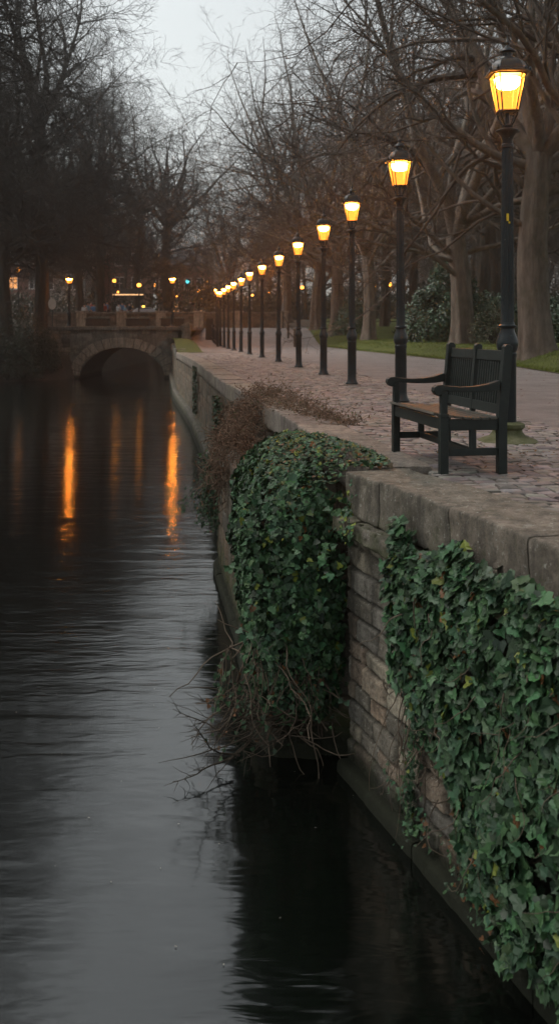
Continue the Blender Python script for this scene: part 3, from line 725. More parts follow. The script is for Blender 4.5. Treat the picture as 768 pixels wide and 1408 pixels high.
# big ivy hanging over the buttress
def big_ivy():
    rg = np.random.default_rng(31)
    t = thing('ivy', (0, 0, 0), 'large rounded mass of ivy hanging from coping to water past the bare corner', 'ivy plant', 'ivy on the river wall')
    O = np.array([(.50, 7.46), (.30, 7.32), (.0, 7.28), (-.14, 7.40), (-.25, 7.8), (-.33, 8.6), (-.40, 9.5), (-.43, 10.3), (-.2, 10.8)], float)
    OS = arc(O); LT = OS[-1]
    def surf(s, z):
        p, n = along(O, s, OS); n = n    # left normal
        return p, n
    N = 17500
    s = rg.uniform(0, LT, N); z = rg.uniform(-2.0, 0.0, N)
    p, n = surf(s, z)
    b3 = np.stack([s * 1.6, z * 1.6, 0 * s], -1); bulge = .14 * fbm(b3, 5, 3) + .05 * vnoise(b3 * 4, 8)
    shoulder = np.clip((z + .45) / .45, 0, 1)      # rounds over at the top
    under = np.clip((-1.25 - z) / .8, 0, 1)
    off = bulge - .42 * shoulder ** 2.6 - .08 * under + .02
    depth = rg.exponential(.05, N); off2 = off - depth
    lim = -1.88 + .2 * fbm(np.stack([s * 3, 0 * s, 0 * s], -1), 3, 3) + .08 * sst(.8, 1.6, s) * (1 - sst(2.0, 3.0, s)) + .25 * sst(2.5, 4.0, s)
    keep = (z > lim) 
    P = np.stack([p[:, 0] + n[:, 0] * off2, p[:, 1] + n[:, 1] * off2, z + .0 * s], -1)
    Nn = np.stack([n[:, 0], n[:, 1], .15 + 1.3 * shoulder ** 2], -1)
    P = P[keep]; Nn = Nn[keep]
    mb = MB(); tn = ivy_tint(len(P), rg, .02, .004)
    leaves(mb, P, Nn, (.034 + .026 * rg.random(len(P)) + .042 * rg.random(len(P)) ** 3), rg, tint=tn)
    # top cushion lying over onto the coping
    N = 4600; xx = rg.uniform(-.42, .86, N); yy = rg.uniform(7.36, 10.3, N)
    fr = np.clip((yy - 7.36) / .5, 0, 1)
    edge_r = wx(yy) + .36 - .38 * sst(8.3, 9.9, yy) + .12 * fbm(np.stack([yy * 3, 0 * yy, 0 * yy], -1), 2)
    left = np.interp(yy, O[:, 1][1:], O[:, 0][1:]) + .14
    zz = .01 + .13 * sst(0, .5, edge_r - xx) * (1 - .55 * sst(8.6, 10.2, yy)) - .36 * np.clip(1 - (xx - left) / .5, 0, 1) ** 2 - .22 * (1 - fr) ** 2 + .05 * fbm(np.stack([xx * 5, yy * 5, 0 * xx], -1), 4)
    k = (xx < edge_r) & (xx > left) & (zz > -.45)
    zz = np.where((xx > wx(yy) - .16) & (yy < 7.9), np.maximum(zz, .045 + .03 * rg.random(len(zz))), zz)
    P = np.stack([xx, yy, zz], -1)[k]; tn = ivy_tint(len(P), rg, .10, .04); br = rg.random(len(P)) < .30 * sst(.25, .55, P[:, 0] - wx(P[:, 1]) + .15)
    tn[br] = np.array([.10, .07, .04]) * rg.uniform(.6, 1.4, (br.sum(), 1))
    leaves(mb, P, np.tile([-.1, -.25, 1.], (len(P), 1)), rg.uniform(.03, .058, len(P)), rg, droop=.1, spread=.45, tint=tn)
    A = np.stack([rg.uniform(-.30, .52, 46), rg.uniform(7.2, 7.4, 46), rg.uniform(-1.3, -.1, 46)], -1)
    W0 = wander(A, rg.normal(0, .35, (46, 3)) + [0, -.5, -.8], rg.uniform(.15, .4, 46), 8, rg, .2); Pt = np.repeat(W0[:, 2:].reshape(-1, 3), 2, 0) + rg.normal(0, .02, (46 * 12, 3)); Pt = Pt[Pt[:, 0] < .56]
    leaves(mb, Pt, np.tile([-.2, -1, .3], (len(Pt), 1)), rg.uniform(.03, .07, len(Pt)), rg, tint=ivy_tint(len(Pt), rg, .04, .01) * 1.15)
    # sprigs low on the left edge and hanging tails
    A = np.stack([rg.uniform(-.46, .36, 60), rg.uniform(7.25, 7.6, 60), rg.uniform(-1.62, -1.3, 60)], -1)
    W = wander(A, np.tile([-.1, -.15, -1.], (60, 1)) + rg.normal(0, .2, (60, 3)), rg.uniform(.2, .6, 60), 8, rg, .18)
    Pt = W[:, 2:].reshape(-1, 3); Pt = np.repeat(Pt, 1, 0) + rg.normal(0, .015, (len(Pt), 3)); Pt = Pt[Pt[:, 2] > -2.15]
    leaves(mb, Pt, np.tile([-.3, -1, .2], (len(Pt), 1)), rg.uniform(.025, .05, len(Pt)), rg, tint=ivy_tint(len(Pt), rg, .06, .08))
    mb.build('foliage', M['ivy'], t)
    st = MB(); stems(st, W, .005, .002)
    # woody stems inside
    B = np.stack([rg.uniform(-.3, .4, 70), rg.uniform(7.45, 7.7, 70), rg.uniform(-2.0, -1.2, 70)], -1)
    stems(st, wander(B, rg.normal(0, .4, (70, 3)) + [0, -.4, -.6], rg.uniform(.3, .9, 70), 10, rg, .25), .008, .003)
    st.build('stems', M['vine'], t, smooth=True)
    # dead branches trailing out over the water
    t2 = thing('dead_branches', (0, 0, 0), 'tangle of bare dead branches reaching over the water under the large ivy', 'branches')
    n = 55; a = rg.uniform(0, 1, n)
    A = np.stack([.30 - .55 * a + rg.normal(0, .05, n), 7.5 + rg.normal(0, .1, n), -1.72 - .28 * rg.random(n)], -1)
    D = np.stack([-1.0 * rg.uniform(.5, 1.2, n), -.3 + rg.normal(0, .35, n), -.28 + rg.normal(0, .22, n)], -1)
    W = wander(A, D, rg.uniform(.25, .75, n), 12, rg, .10, np.array([-.02, -.01, .012])); W[..., 2] = np.maximum(W[..., 2], -2.235)
    m = MB(); stems(m, W, rg.uniform(.004, .009, n), .0015, 5)
    k = 80; pi = rg.integers(0, n, k); ti = rg.integers(4, 10, k)
    W2 = wander(W[pi, ti], W[pi, ti + 1] - W[pi, ti] + rg.normal(0, .03, (k, 3)), rg.uniform(.08, .28, k), 7, rg, .16); W2[..., 2] = np.maximum(W2[..., 2], -2.235)
    stems(m, W2, .003, .001, 4)
    for px, q in (((-.30, 7.3, -2.12), (-.82, 6.95, -1.93)), ((-.35, 7.35, -2.16), (-.80, 7.1, -2.16)), ((-.15, 7.3, -2.0), (-.72, 7.15, -1.7))):
        w_ = wander(np.array([px]), np.array([np.subtract(q, px)]), np.array([np.linalg.norm(np.subtract(q, px)) * 1.1]), 12, rg, .12); stems(m, w_, .009, .002, 5)
        c_ = wander(np.repeat(w_[0, 5:11], 2, 0), rg.normal(0, 1, (12, 3)) + [-1, 0, .3], rg.uniform(.06, .16, 12), 5, rg, .2); stems(m, c_, .003, .001, 4)
    m.build('twigs', M['deadwood'], t2, smooth=True)
    # drooping tangle right of centre
    n = 26; A = np.stack([rg.uniform(.05, .42, n), rg.uniform(7.25, 7.5, n), rg.uniform(-1.75, -1.4, n)], -1)
    W = wander(A, rg.normal(0, .3, (n, 3)) + [0, -.1, -1], rg.uniform(.25, .65, n), 10, rg, .22); W[..., 2] = np.maximum(W[..., 2], -2.24)
    m = MB(); stems(m, W, .0045, .0015, 4); m.build('hanging_twigs', M['deadwood'], t2, smooth=True)
    mb = MB(); Pt = W[:, 3:9].reshape(-1, 3)[::2]; leaves(mb, Pt, np.tile([0, -1, .2], (len(Pt), 1)), rg.uniform(.015, .04, len(Pt)), rg, tint=ivy_tint(len(Pt), rg, .05, .25) * .7); mb.build('withered_foliage', M['deadleaf'], t2)
big_ivy()

def near_ivy():
    rg = np.random.default_rng(41)
    t = thing('ivy', (0, 0, 0), 'leafy dark ivy spreading over the nearest wall at the right edge of the picture', 'ivy plant', 'ivy on the river wall')
    N = 17500; s = rg.uniform(.8, 5.2, N); z = rg.uniform(-2.2, -.12, N)       # s = distance from the bare corner towards the viewer
    up = -.30 + .11 * sst(1.2, 1.9, s) + .10 * fbm(np.stack([s * 3, 0 * s, 0 * s], -1), 3) + .07 * np.exp(-((s - 1.7) / .25) ** 2) + .05 * sst(1.9, 2.4, s)
    up = up - .22 * (1 - sst(.72, 1.02, s))
    lo = np.interp(s, [.8, .9, 1.0, 1.25, 1.5, 1.8, 2.1, 2.5, 5.2], [-.62, -1.05, -1.25, -1.30, -1.42, -1.78, -1.98, -2.0, -1.9]) + .16 * fbm(np.stack([s * 5, 0 * s, 0 * s], -1), 13)
    strand = (np.abs(s - (1.02 + .05 * np.sin(z * 4) + .05 * fbm(np.stack([z * 3, 0 * z, 0 * z], -1), 4))) < .09 * (1 - .4 * sst(-1.3, -2.1, z))) & (z > -2.1) & (rg.random(N) < .9)
    hole = fbm(np.stack([s * 2.2, z * 2.2, 0 * s], -1), 23)
    hz = (hole > .22) & (rg.random(N) < .75)
    keep = ((z < up) & (z > lo) & ~hz) | strand
    s, z = s[keep], z[keep]; p, n = along(WN, LN - s - .2); b3 = np.stack([s * 1.8, z * 1.8, 0 * s], -1)
    thick = .13 + .16 * fbm(b3, 6, 3) + .10 * sst(1.2, 2.2, s) - .08 * sst(-1.3, -2.0, z)
    top = np.clip((z - (-.62)) / .3, 0, 1); thick = np.maximum(thick * (1 - .3 * top ** 2), np.where(z > -.52, .15, .03)); 
    str_ = (s < 1.2) & (z < -1.15); thick = np.where(str_, .05 + .04 * rg.random(len(s)), thick)
    off = np.maximum(thick - rg.exponential(.045, len(s)), .0) 
    P = np.stack([p[:, 0] + n[:, 0] * off, p[:, 1] + n[:, 1] * off, z], -1)
    Nn = np.stack([n[:, 0], n[:, 1], .1 + .8 * top], -1)
    mb = MB(); sz = (.040 + .030 * rg.random(len(P)) + .058 * rg.random(len(P)) ** 3) * np.where(str_, .62, 1); leaves(mb, P, Nn, sz, rg, tint=ivy_tint(len(P), rg, .03, .012), spread=.42)
    # small sprigs climbing above the top edge over the coping face
    for s0_, z0_, k in ((1.72, -.3, 34), (2.3, -.25, 30), (.98, -.42, 24), (.10, -.36, 20), (.22, -.36, 16), (.02, -.12, 10), (1.5, -.3, 20)):
        ss = s0_ + rg.normal(0, .06, k); z_ = z0_ + rg.normal(0, .05, k); p, n = along(WN, LN - ss - .2); o_ = .125 if z0_ < -.3 else .03
        P = np.stack([p[:, 0] + n[:, 0] * o_, p[:, 1] + n[:, 1] * o_, z_], -1)
        leaves(mb, P, np.stack([n[:, 0], n[:, 1], .6 + 0 * ss], -1), rg.uniform(.02, .05, k), rg, tint=ivy_tint(k, rg, .3, .02) * 1.3)
    # low stray plants near the water
    for s0_, z0_, k in ((1.15, -2.0, 60), (.95, -1.85, 25), (1.75, -1.95, 70), (2.0, -2.05, 50)):
        ss = s0_ + rg.normal(0, .1, k); z_ = z0_ + rg.normal(0, .09, k); p, n = along(WN, LN - ss - .2); o_ = rg.uniform(.02, .14, k)
        P = np.stack([p[:, 0] + n[:, 0] * o_, p[:, 1] + n[:, 1] * o_, np.maximum(z_, -2.2)], -1)
        leaves(mb, P, np.stack([n[:, 0], n[:, 1], .4 + 0 * ss], -1), rg.uniform(.015, .045, k), rg, tint=ivy_tint(k, rg, .1, .1))
    mb.build('foliage', M['ivy'], t)
    st = MB(); k = 150; ss = rg.uniform(.85, 4, k); p, n = along(WN, LN - ss - .2); o_ = rg.uniform(.03, .2, k)
    A = np.stack([p[:, 0] + n[:, 0] * o_, p[:, 1] + n[:, 1] * o_, rg.uniform(-1.75, -.5, k)], -1)
    W = wander(A, rg.normal(0, .5, (k, 3)) * [.5, .7, 1] + [0, 0, -.7], rg.uniform(.2, .5, k), 12, rg, .25); W[..., 2] = np.maximum(W[..., 2], -2.2)
    stems(st, W, rg.uniform(.002, .0055, k), .0012, 5)
    for q in range(10):                        # main stems hanging down the strand
        s_ = 1.02 + rg.normal(0, .04); p, n = along(WN, np.array([LN - s_ - .2])); A = np.array([[p[0, 0] + n[0, 0] * .05, p[0, 1] + n[0, 1] * .05, -1.0]])
        stems(st, wander(A, np.array([[0, 0, -1.]]), np.array([rg.uniform(.8, 1.15)]), 18, rg, .12, np.array([0, 0, -.06])), .005, .0015, 5)
    st.build('stems', M['vine'], t, smooth=True)
near_ivy()

def brown_vine():
    rg = np.random.default_rng(51)
    t = thing('brown_vine', (0, 0, 0), 'heap of leafless brown vine draped over the coping beyond the large ivy', 'vine')
    N = 2100; th = rg.uniform(0, 2 * math.pi, N); ph = np.arccos(rg.uniform(-.9, 1, N))
    c = np.array([-.42, 14.1, -.62]); rad = np.array([.50, 1.2, .76])
    nn = np.stack([np.sin(ph) * np.cos(th), np.sin(ph) * np.sin(th), np.cos(ph)], -1)
    r_ = rad * (1 + .16 * fbm(nn * 3, 4))[:, None] * rg.uniform(.8, 1.03, (N, 1))
    A = c + nn * r_
    h2 = rg.random(N) < .3; A[h2] = np.array([-.60, 12.5, -.55]) + nn[h2] * np.array([.28, .9, .42]) * rg.uniform(.8, 1.05, (h2.sum(), 1))
    D = np.cross(nn, rg.normal(0, 1, (N, 3))) + [0, 0, -.5]
    W = wander(A, D, rg.uniform(.12, .42, N), 8, rg, .3); m = MB(); tt = np.repeat(rg.uniform(.6, 1.3, N), 8 * 4)[:, None]
    V, Q = tubes(W, np.full((N, 8), .0048), 4); m.add(V, Q, tt * [1, .9, .85])
    # ragged trail over the coping and along its back edge
    k = 520; yy = rg.uniform(10.8, 15.8, k); xx = wx(yy) + rg.normal(.56, .05, k) + .0 * yy; w_ = sst(10.8, 13.5, yy)
    A2 = np.stack([xx - w_ * rg.uniform(0, .62, k), yy, .03 + .13 * w_ * rg.random(k)], -1)
    W2 = wander(A2, rg.normal(0, 1, (k, 3)) * [1, 1, .35] + [0, 0, .1], rg.uniform(.1, .35, k), 7, rg, .25); W2[..., 2] = np.maximum(W2[..., 2], .03)
    stems(m, W2, .004, .0015, 4)
    m.build('stems', M['vine'], t, smooth=True)
    mb = MB(); P = np.concatenate([W[:, 2::2].reshape(-1, 3), np.repeat(W2[:, 2::2].reshape(-1, 3), 2, 0)]); P = P + rg.normal(0, .02, P.shape); n = len(P)
    tn = np.array([.15, .10, .07]) * rg.uniform(.45, 1.5, (n, 1)); g = rg.random(n) < .05; tn[g] = np.array([.06, .09, .03])
    dn = P - c; dn /= np.linalg.norm(dn, axis=1, keepdims=True)
    leaves(mb, P, dn, rg.uniform(.018, .042, n), rg, shape='oval', tint=tn, spread=.7); mb.build('dry_leaves', M['deadleaf'], t)
    # dark green hanging vine at the outer corner of the buttress
    t2 = thing('hanging_vine', (0, 0, 0), 'thin straggly dark vine hanging off the buttress corner over the water', 'vine')
    k = 36; A = np.stack([rg.normal(-.90, .05, k), rg.normal(13.35, .1, k), rg.uniform(-1.0, -.5, k)], -1)
    W = wander(A, rg.normal(0, .15, (k, 3)) + [-.04, -.1, -1], rg.uniform(.3, .8, k), 10, rg, .13)
    W3 = wander(np.tile([[-.88, 13.3, -.95]], (14, 1)) + rg.normal(0, .05, (14, 3)), rg.normal(0, .15, (14, 3)) + [-.22, -.1, -1], rg.uniform(.5, .75, 14), 10, rg, .12)
    m = MB(); stems(m, W, .006, .002); stems(m, W3, .009, .003); m.build('stems', M['vine'], t2, smooth=True)
    mb = MB(); P = np.concatenate([np.repeat(W[:, 1:].reshape(-1, 3), 3, 0), np.repeat(W3[:, 6:].reshape(-1, 3), 7, 0)]); P = P + rg.normal(0, .04, P.shape)
    leaves(mb, P, np.tile([-.6, -1, .3], (len(P), 1)), rg.uniform(.025, .05, len(P)), rg, tint=ivy_tint(len(P), rg, .05, .05) * .75); mb.build('foliage', M['ivy'], t2)
    # ivy patches on the far wall
    for s0_, w_, zt, zb, lab in ((13.5, 1.2, -.35, -1.5, 'patch of ivy on the far wall just past the brown vine'), (24, 1.0, -.1, -1.6, 'narrow green ivy hanging down the middle of the far river wall')):
        k = 1500; ss = s0_ + rg.normal(0, w_ * .5, k); zz = rg.uniform(zb, zt, k); q = np.abs(ss - s0_) < w_ * (.5 + .5 * fbm(np.stack([zz * 3, ss, 0 * zz], -1), 8)); ss, zz = ss[q], zz[q]
        p, n = along(WM, ss); o_ = rg.uniform(0, .12, len(ss)); P = np.stack([p[:, 0] + n[:, 0] * o_, p[:, 1] + n[:, 1] * o_, zz], -1)
        mb = MB(); leaves(mb, P, np.stack([n[:, 0], n[:, 1], .3 + 0 * ss], -1), rg.uniform(.04, .08, len(ss)), rg, tint=ivy_tint(len(ss), rg, .08, .1) * .8)
        tag(mb.build('ivy', M['ivy']), lab, 'ivy plant', 'ivy on the river wall')
brown_vine()

# ------------------------------------------------------------------ trees
def kids(P, Rd, k, rg, t0, t1, ang, L, n, wig, up, rr, decay=.55, rmin=.004):
    M_, m, _ = P.shape; idx = np.repeat(np.arange(M_), k); t = rg.uniform(t0, t1, M_ * k); f = t * (m - 1); i = np.minimum(f.astype(int), m - 2); w = (f - i)[:, None]
    B = P[idx, i] * (1 - w) + P[idx, i + 1] * w; T = P[idx, i + 1] - P[idx, i]; T /= np.linalg.norm(T, axis=1, keepdims=True) + 1e-9
    r = (Rd[idx, i] * (1 - w[:, 0]) + Rd[idx, i + 1] * w[:, 0])
    q = rg.normal(0, 1, (len(idx), 3)); q -= (q * T).sum(1, keepdims=True) * T; q /= np.linalg.norm(q, axis=1, keepdims=True)
    a = rg.uniform(ang[0], ang[1], len(idx))[:, None]; D = T * np.cos(a) + q * np.sin(a); D[:, 2] += up
    LL = L * (1 - decay * t) * rg.uniform(.6, 1.25, len(idx))
    C = wander(B, D, LL, n, rg, wig, np.array([0, 0, up * .35])); r0 = np.maximum(r * rr * rg.uniform(.75, 1.1, len(idx)), rmin)
    return C, r0[:, None] + (rmin * .5 - r0[:, None]) * (np.linspace(0, 1, n)[None] ** .8)
def tree_mesh(seed, Ht, r0, fork, nl, lean=(0, 0), spread=.55, levels=5, low=0, dens=1.0, limb=None, lowmin=.55, lowlen=1.0):
    rg = np.random.default_rng(seed)
    n = 34; z = np.linspace(0, fork, n); P = np.stack([lean[0] * z / fork + .12 * np.sin(z * .5 + seed), lean[1] * z / fork + .12 * np.sin(z * .6 + seed * 2), z - .25], -1)
    rad = r0 * (1 - .22 * z / fork) * (1 + .55 * np.exp(-z / .35)); rad[0] = r0 * 1.75
    V, Q = tubes(P[None], rad[None], 40)
    a = np.arctan2(V[:, 1] - np.interp(V[:, 2], P[:, 2], P[:, 1]), V[:, 0] - np.interp(V[:, 2], P[:, 2], P[:, 0]))
    amp = 1 + .12 * np.sin(a * 5 + seed) * np.exp(-V[:, 2] / 1.3) + .05 * np.sin(a * 7 + seed + .3 * V[:, 2]) + .16 * fbm(np.stack([np.cos(a) * 1.5, np.sin(a) * 1.5, V[:, 2] * .7], -1), seed)
    c = np.stack([np.interp(V[:, 2], P[:, 2], P[:, 0]), np.interp(V[:, 2], P[:, 2], P[:, 1])], -1); V[:, :2] = c + (V[:, :2] - c) * amp[:, None]
    trunk = MB(); trunk.add(V, Q)
    tip = P[-1]; lv = []
    ll = limb or Ht - fork
    az = np.arange(nl) * 2 * math.pi / nl + rg.uniform(0, 6); el = rg.uniform(.12, spread, nl)
    D = np.stack([np.cos(az) * np.sin(el), np.sin(az) * np.sin(el), np.cos(el)], -1)
    m = 14; A = tip[None] + np.zeros((nl, 3)) - np.array([0, 0, 1]) * rg.uniform(0, .5, (nl, 1)); L = ll * rg.uniform(.8, 1.08, nl)
    W = wander(A, D, L, m, rg, .13, np.array([0, 0, .035])); rr = (r0 * .78 * rg.uniform(.5, .75, nl))[:, None] * (1 - .93 * np.linspace(0, 1, m)[None] ** .85)
    lv.append((W, rr, 10))
    # low side limbs that arch outward
    if low:
        az = rg.uniform(0, 6.28, low); zz = rg.uniform(fork * lowmin, fork, low); el = rg.uniform(.9, 1.35, low)
        A = np.stack([np.interp(zz, P[:, 2], P[:, 0]), np.interp(zz, P[:, 2], P[:, 1]), zz], -1); D = np.stack([np.cos(az) * np.sin(el), np.sin(az) * np.sin(el), np.cos(el)], -1)
        W2 = wander(A, D, rg.uniform(.45, .75, low) * ll * lowlen, m, rg, .13, np.array([0, 0, .03])); r2 = (r0 * rg.uniform(.2, .34, low))[:, None] * (1 - .93 * np.linspace(0, 1, m)[None] ** .85)
        lv.append((W2, r2, 8)); W = np.concatenate([W, W2]); rr = np.concatenate([rr, r2])
    k1 = int(11 * dens); 
    B, rb = kids(W, rr, k1, rg, .12, .98, (.55, 1.25), ll * .45, 10, .2, .0, .72); lv.append((B, rb, 6))
    if levels >= 3: C, rc = kids(B, rb, 5, rg, .15, 1, (.45, 1.15), ll * .2, 7, .22, .0, .66, rmin=.011); lv.append((C, rc, 4))
    if levels >= 4: E, re = kids(C, rc, 4, rg, .15, 1, (.4, 1.0), ll * .095, 5, .2, .02, .7, rmin=.008); lv.append((E, re, 3))
    if levels >= 5: G, rg2 = kids(E, re, 2, rg, .2, 1, (.4, 1.0), ll * .045, 4, .2, .0, .8, rmin=.0065); lv.append((G, rg2, 3))
    thick = [l for l in lv if l[2] >= 8]; crown = [l for l in lv if l[2] < 8]
    for W_, r_, s_ in thick: V, Q = tubes(W_, r_, s_); trunk.add(V, Q)
    cm = MB()
    for W_, r_, s_ in crown: V, Q = tubes(W_, r_, s_); cm.add(V, Q)
    return trunk, cm
def tree_proto(name, bark, twig, *a, **k):
    tr, cr = tree_mesh(*a, **k)
    t = thing(name, (0, 0, 0), '', 'tree'); tr.build('trunk', bark, t, smooth=True); cr.build('crown', twig, t); return t
used = set()
def place(proto, x, y, z, label, group=None, rz=0, s=1, sz=None):
    if proto.name in used: o = dup(proto, (x, y, z), rz)
    else: used.add(proto.name); o = proto; o.location = (x, y, z); o.rotation_euler.z = rz
    o.scale = (s, s, sz or s); o['label'] = label
    if group: o['group'] = group
    return o
TA = tree_proto('plane_tree', M['bark'], M['twig'], 3, 24, .50, 6.5, 7, low=8, spread=.75, lowmin=.6)
TB = tree_proto('plane_tree', M['bark'], M['twig'], 5, 24, .50, 5.0, 6, low=6, spread=.85, lean=(-.3, .2))
TC = tree_proto('plane_tree', M['bark'], M['twig'], 8, 25, .42, 5.5, 6, low=6, spread=.7, lean=(.2, 0))
TD = tree_proto('riverside_tree', M['bark_dark'], M['twig_dark'], 12, 29, .46, 14, 6, low=18, spread=.6, lowmin=.3, limb=15, lowlen=1.0, dens=1.4)
TE = tree_proto('riverside_tree', M['bark_dark'], M['twig_dark'], 15, 28, .42, 12, 6, low=16, spread=.65, lean=(.8, 0), lowmin=.3, limb=15, dens=1.4)
TW = tree_proto('woodland_tree', M['bark_dark'], M['twig'], 18, 25, .30, 8, 5, low=6, spread=.5, levels=4)
TX = tree_proto('woodland_tree', M['bark_dark'], M['twig'], 22, 26, .28, 9, 6, low=7, spread=.45, levels=4)
TLn = tree_proto('leaning_tree', M['bark'], M['twig'], 27, 24, .40, 9, 6, low=9, spread=.6, lowmin=.35, lean=(-1.9, .3))
G1 = 'big bare trees in a row along the lawn'
place(TA, 8.0, 30, float(H(8.0, 30)) - .02, 'thick pale trunk right of the nearest lamp post, dark moss round its foot', G1, 0.4)
place(TB, 7.9, 42, float(H(7.9, 42)) - .02, 'thick pale trunk between the second lamp post and the nearest one, low fork', G1, 1.2)
place(TC, 5.35, 58, float(H(5.35, 58)) - .02, 'broad based pale trunk just right of the third lamp post', G1, 2.0, 1.0)
place(TA, 3.95, 68, float(H(3.95, 68)) - .02, 'pale trunk between the fourth lamp post and the third, flared at the foot', G1, 3.3, .95)
place(TB, 2.7, 72, float(H(2.7, 72)) - .02, 'pale trunk between the fifth lamp post and the fourth, leftmost of the lawn row', G1, 4.4, .9)
place(TLn, 8.6, 21, float(H(8.6, 21)) - .02, 'leaning bare tree at the right edge reaching left over the nearest lamp', G1, 0)
G2 = 'bare trees on the left bank'
place(TD, -16.2, 65.6, .9, 'tall dark bare tree with a forked trunk at the left end of the bridge', G2, 0)
place(TE, -17.8, 62.8, .3, 'dark bare tree at the left picture edge behind the dark bank bushes', G2, 1.7)
place(TE, -17.6, 86, 1.9, 'dark bare trunk beyond the bridge, left of the crowd', G2, 2.9, .85)
place(TD, -14.8, 80, 1.6, 'dark bare trunk beyond the bridge, behind the left bridge lamp', G2, 4.0, .72)
place(TD, -21, 47, .2, 'nearest left bank tree, its branches coming in at the top left corner', G2, 2.0, .9)
for i, (x, y) in enumerate(((-15.0, 27), (-13.6, 12), (-14.0, 19), (-15.5, 35), (-13.2, 4), (-22, 30), (-25, 62), (-21, 14), (-27, 75), (-22, 74), (-30, 88), (-24, 100), (-18, 98), (-21, 0))):
    place((TD, TE)[i % 2], x, y, float(ramp(y)) if y > 66 else .0, 'one of the dark bare trees crowding behind the left bank', G2, i * 1.3 + .5, .9 + .04 * (i % 4))
place(tree_proto('bare_tree', M['bark_dark'], M['twig_dark'], 33, 24, .55, 10, 9, low=12, spread=1.0, lowmin=.45, limb=12), -11.6, 100, 2.0, 'lone wide spreading bare tree against the sky gap, beyond the right end of the bridge', None, .3, 1.0)
for x, y, s_, rz_, pr in ((-13.6, 92, .8, 1.0, TE), (-5.6, 104, .8, 5.0, TC), (.6, 82, 1.0, 2.2, TC)):
    place(pr, x, y, 2.0, 'bare tree just left of the lone spreading tree' if x < -10 else 'bare tree just right of the lone spreading tree' if x < 0 else 'tall bare tree behind the far end of the lamp row', None, rz_, s_)
# woodland behind the lawn
rw = np.random.default_rng(77); cnt = 0; tries = 0; pts = []
while cnt < 40 and tries < 4000:
    tries += 1; y = rw.uniform(34, 128); x = rw.uniform(3, 62)
    if x < pe(y) + 6.0 or x > .36 * y + 4 or (y > 78 and x < 3): continue
    if min([9e9] + [(x - a) ** 2 + (y - b) ** 2 for a, b in pts]) < 20: continue
    pts.append((x, y)); place((TW, TX)[cnt % 2], x, y, float(H(x, y)), 'one of the slim bare woodland trees crowding behind the lawn', 'slim bare trees of the wood', rw.uniform(0, 6.28), rw.uniform(.8, 1.15)); cnt += 1
for i, (x, y) in enumerate(((-6, 118), (-1, 108), (2.5, 96), (-3, 128), (-9, 122), (-14, 118), (5, 112), (-19, 120), (0, 86))):
    place((TX, TW)[i % 2], x, y, 2.0, 'one of the hazy bare trees beyond the far stone parapet', 'hazy bare trees beyond the parapet', i * 2.1, (.62, .75, .6, .75, .55, .6, .9, .8, .5)[i])
# far wood as one mass
def far_wood():
    rg = np.random.default_rng(91); tr, cr = tree_mesh(55, 24, .35, 7, 5, low=5, spread=.6, levels=3); V0 = np.concatenate(tr.V + cr.V)
    offs = []; k = 0; Fs = []
    for part in (tr, cr):
        for f in part.F: Fs.append(f + k)
        k += part.n
    mb = MB()
    for i in range(58):
        y = rg.uniform(132, 190); x = (i / 57 - .5) * .72 * y * 1.1 + rg.normal(0, 2); a = rg.uniform(0, 6.28); s = rg.uniform(.7, 1.05)
        if -16 < x < -5: s *= .8
        V = V0 @ np.array([[math.cos(a), math.sin(a), 0], [-math.sin(a), math.cos(a), 0], [0, 0, 1]]) * s + [x, y, 2]
        n0 = mb.n; mb.V.append(V); mb.T.append(np.ones((len(V), 3))); mb.n += len(V)
        for f in Fs: mb.F.append(f + n0)
    return mb.build('far_wood', M['twig'])
tag(far_wood(), 'far wood of bare trees closing the view', 'wood', kind='stuff')

# ------------------------------------------------------------------ evergreens and bank bushes
def shrub(name, loc, rad, N, size, col, label, cat, group=None, seed=1, shape='oval', dens_low=True, mat='bush'):
    rg = np.random.default_rng(seed); t = thing(name, loc, label, cat, group)
    u = rg.normal(0, 1, (N, 3)); u /= np.linalg.norm(u, axis=1, keepdims=True); u[:, 2] = np.abs(u[:, 2]) * 1.0 - .25 * rg.random(N)
    lump = 1 + .6 * fbm(u * 2.3 + seed, seed, 3) + .12 * vnoise(u * 7, seed + 2)
    r = lump[:, None] * (1 - rg.exponential(.09, (N, 1))).clip(.2, 1.1)
    P = u * r * np.array(rad); P[:, 2] = P[:, 2] + .15 * rad[2]; k = P[:, 2] > 0; P = P[k]; un = u[k]
    tn = np.array(col) * rg.uniform(.4, 1.7, (len(P), 1)) * (1 + rg.normal(0, .08, (len(P), 3)))
    mb = MB(); leaves(mb, P, un, rg.uniform(.7, 1.2, len(P)) * size, rg, shape=shape, tint=np.clip(tn, .005, .5), spread=.6, droop=.4); mb.build('foliage', M[mat], t)
    A = np.zeros((26, 3)) + rg.normal(0, .12, (26, 3)) * [1, 1, 0]; D = rg.normal(0, .5, (26, 3)) + [0, 0, 1.]; D[:, 2] = np.abs(D[:, 2])
    st = MB(); stems(st, wander(A, D, np.full(26, min(rad) * 1.0) * rg.uniform(.6, 1, 26), 9, rg, .12), .04, .01, 5); st.build('stems', M['bark_dark'], t, smooth=True)
    return t
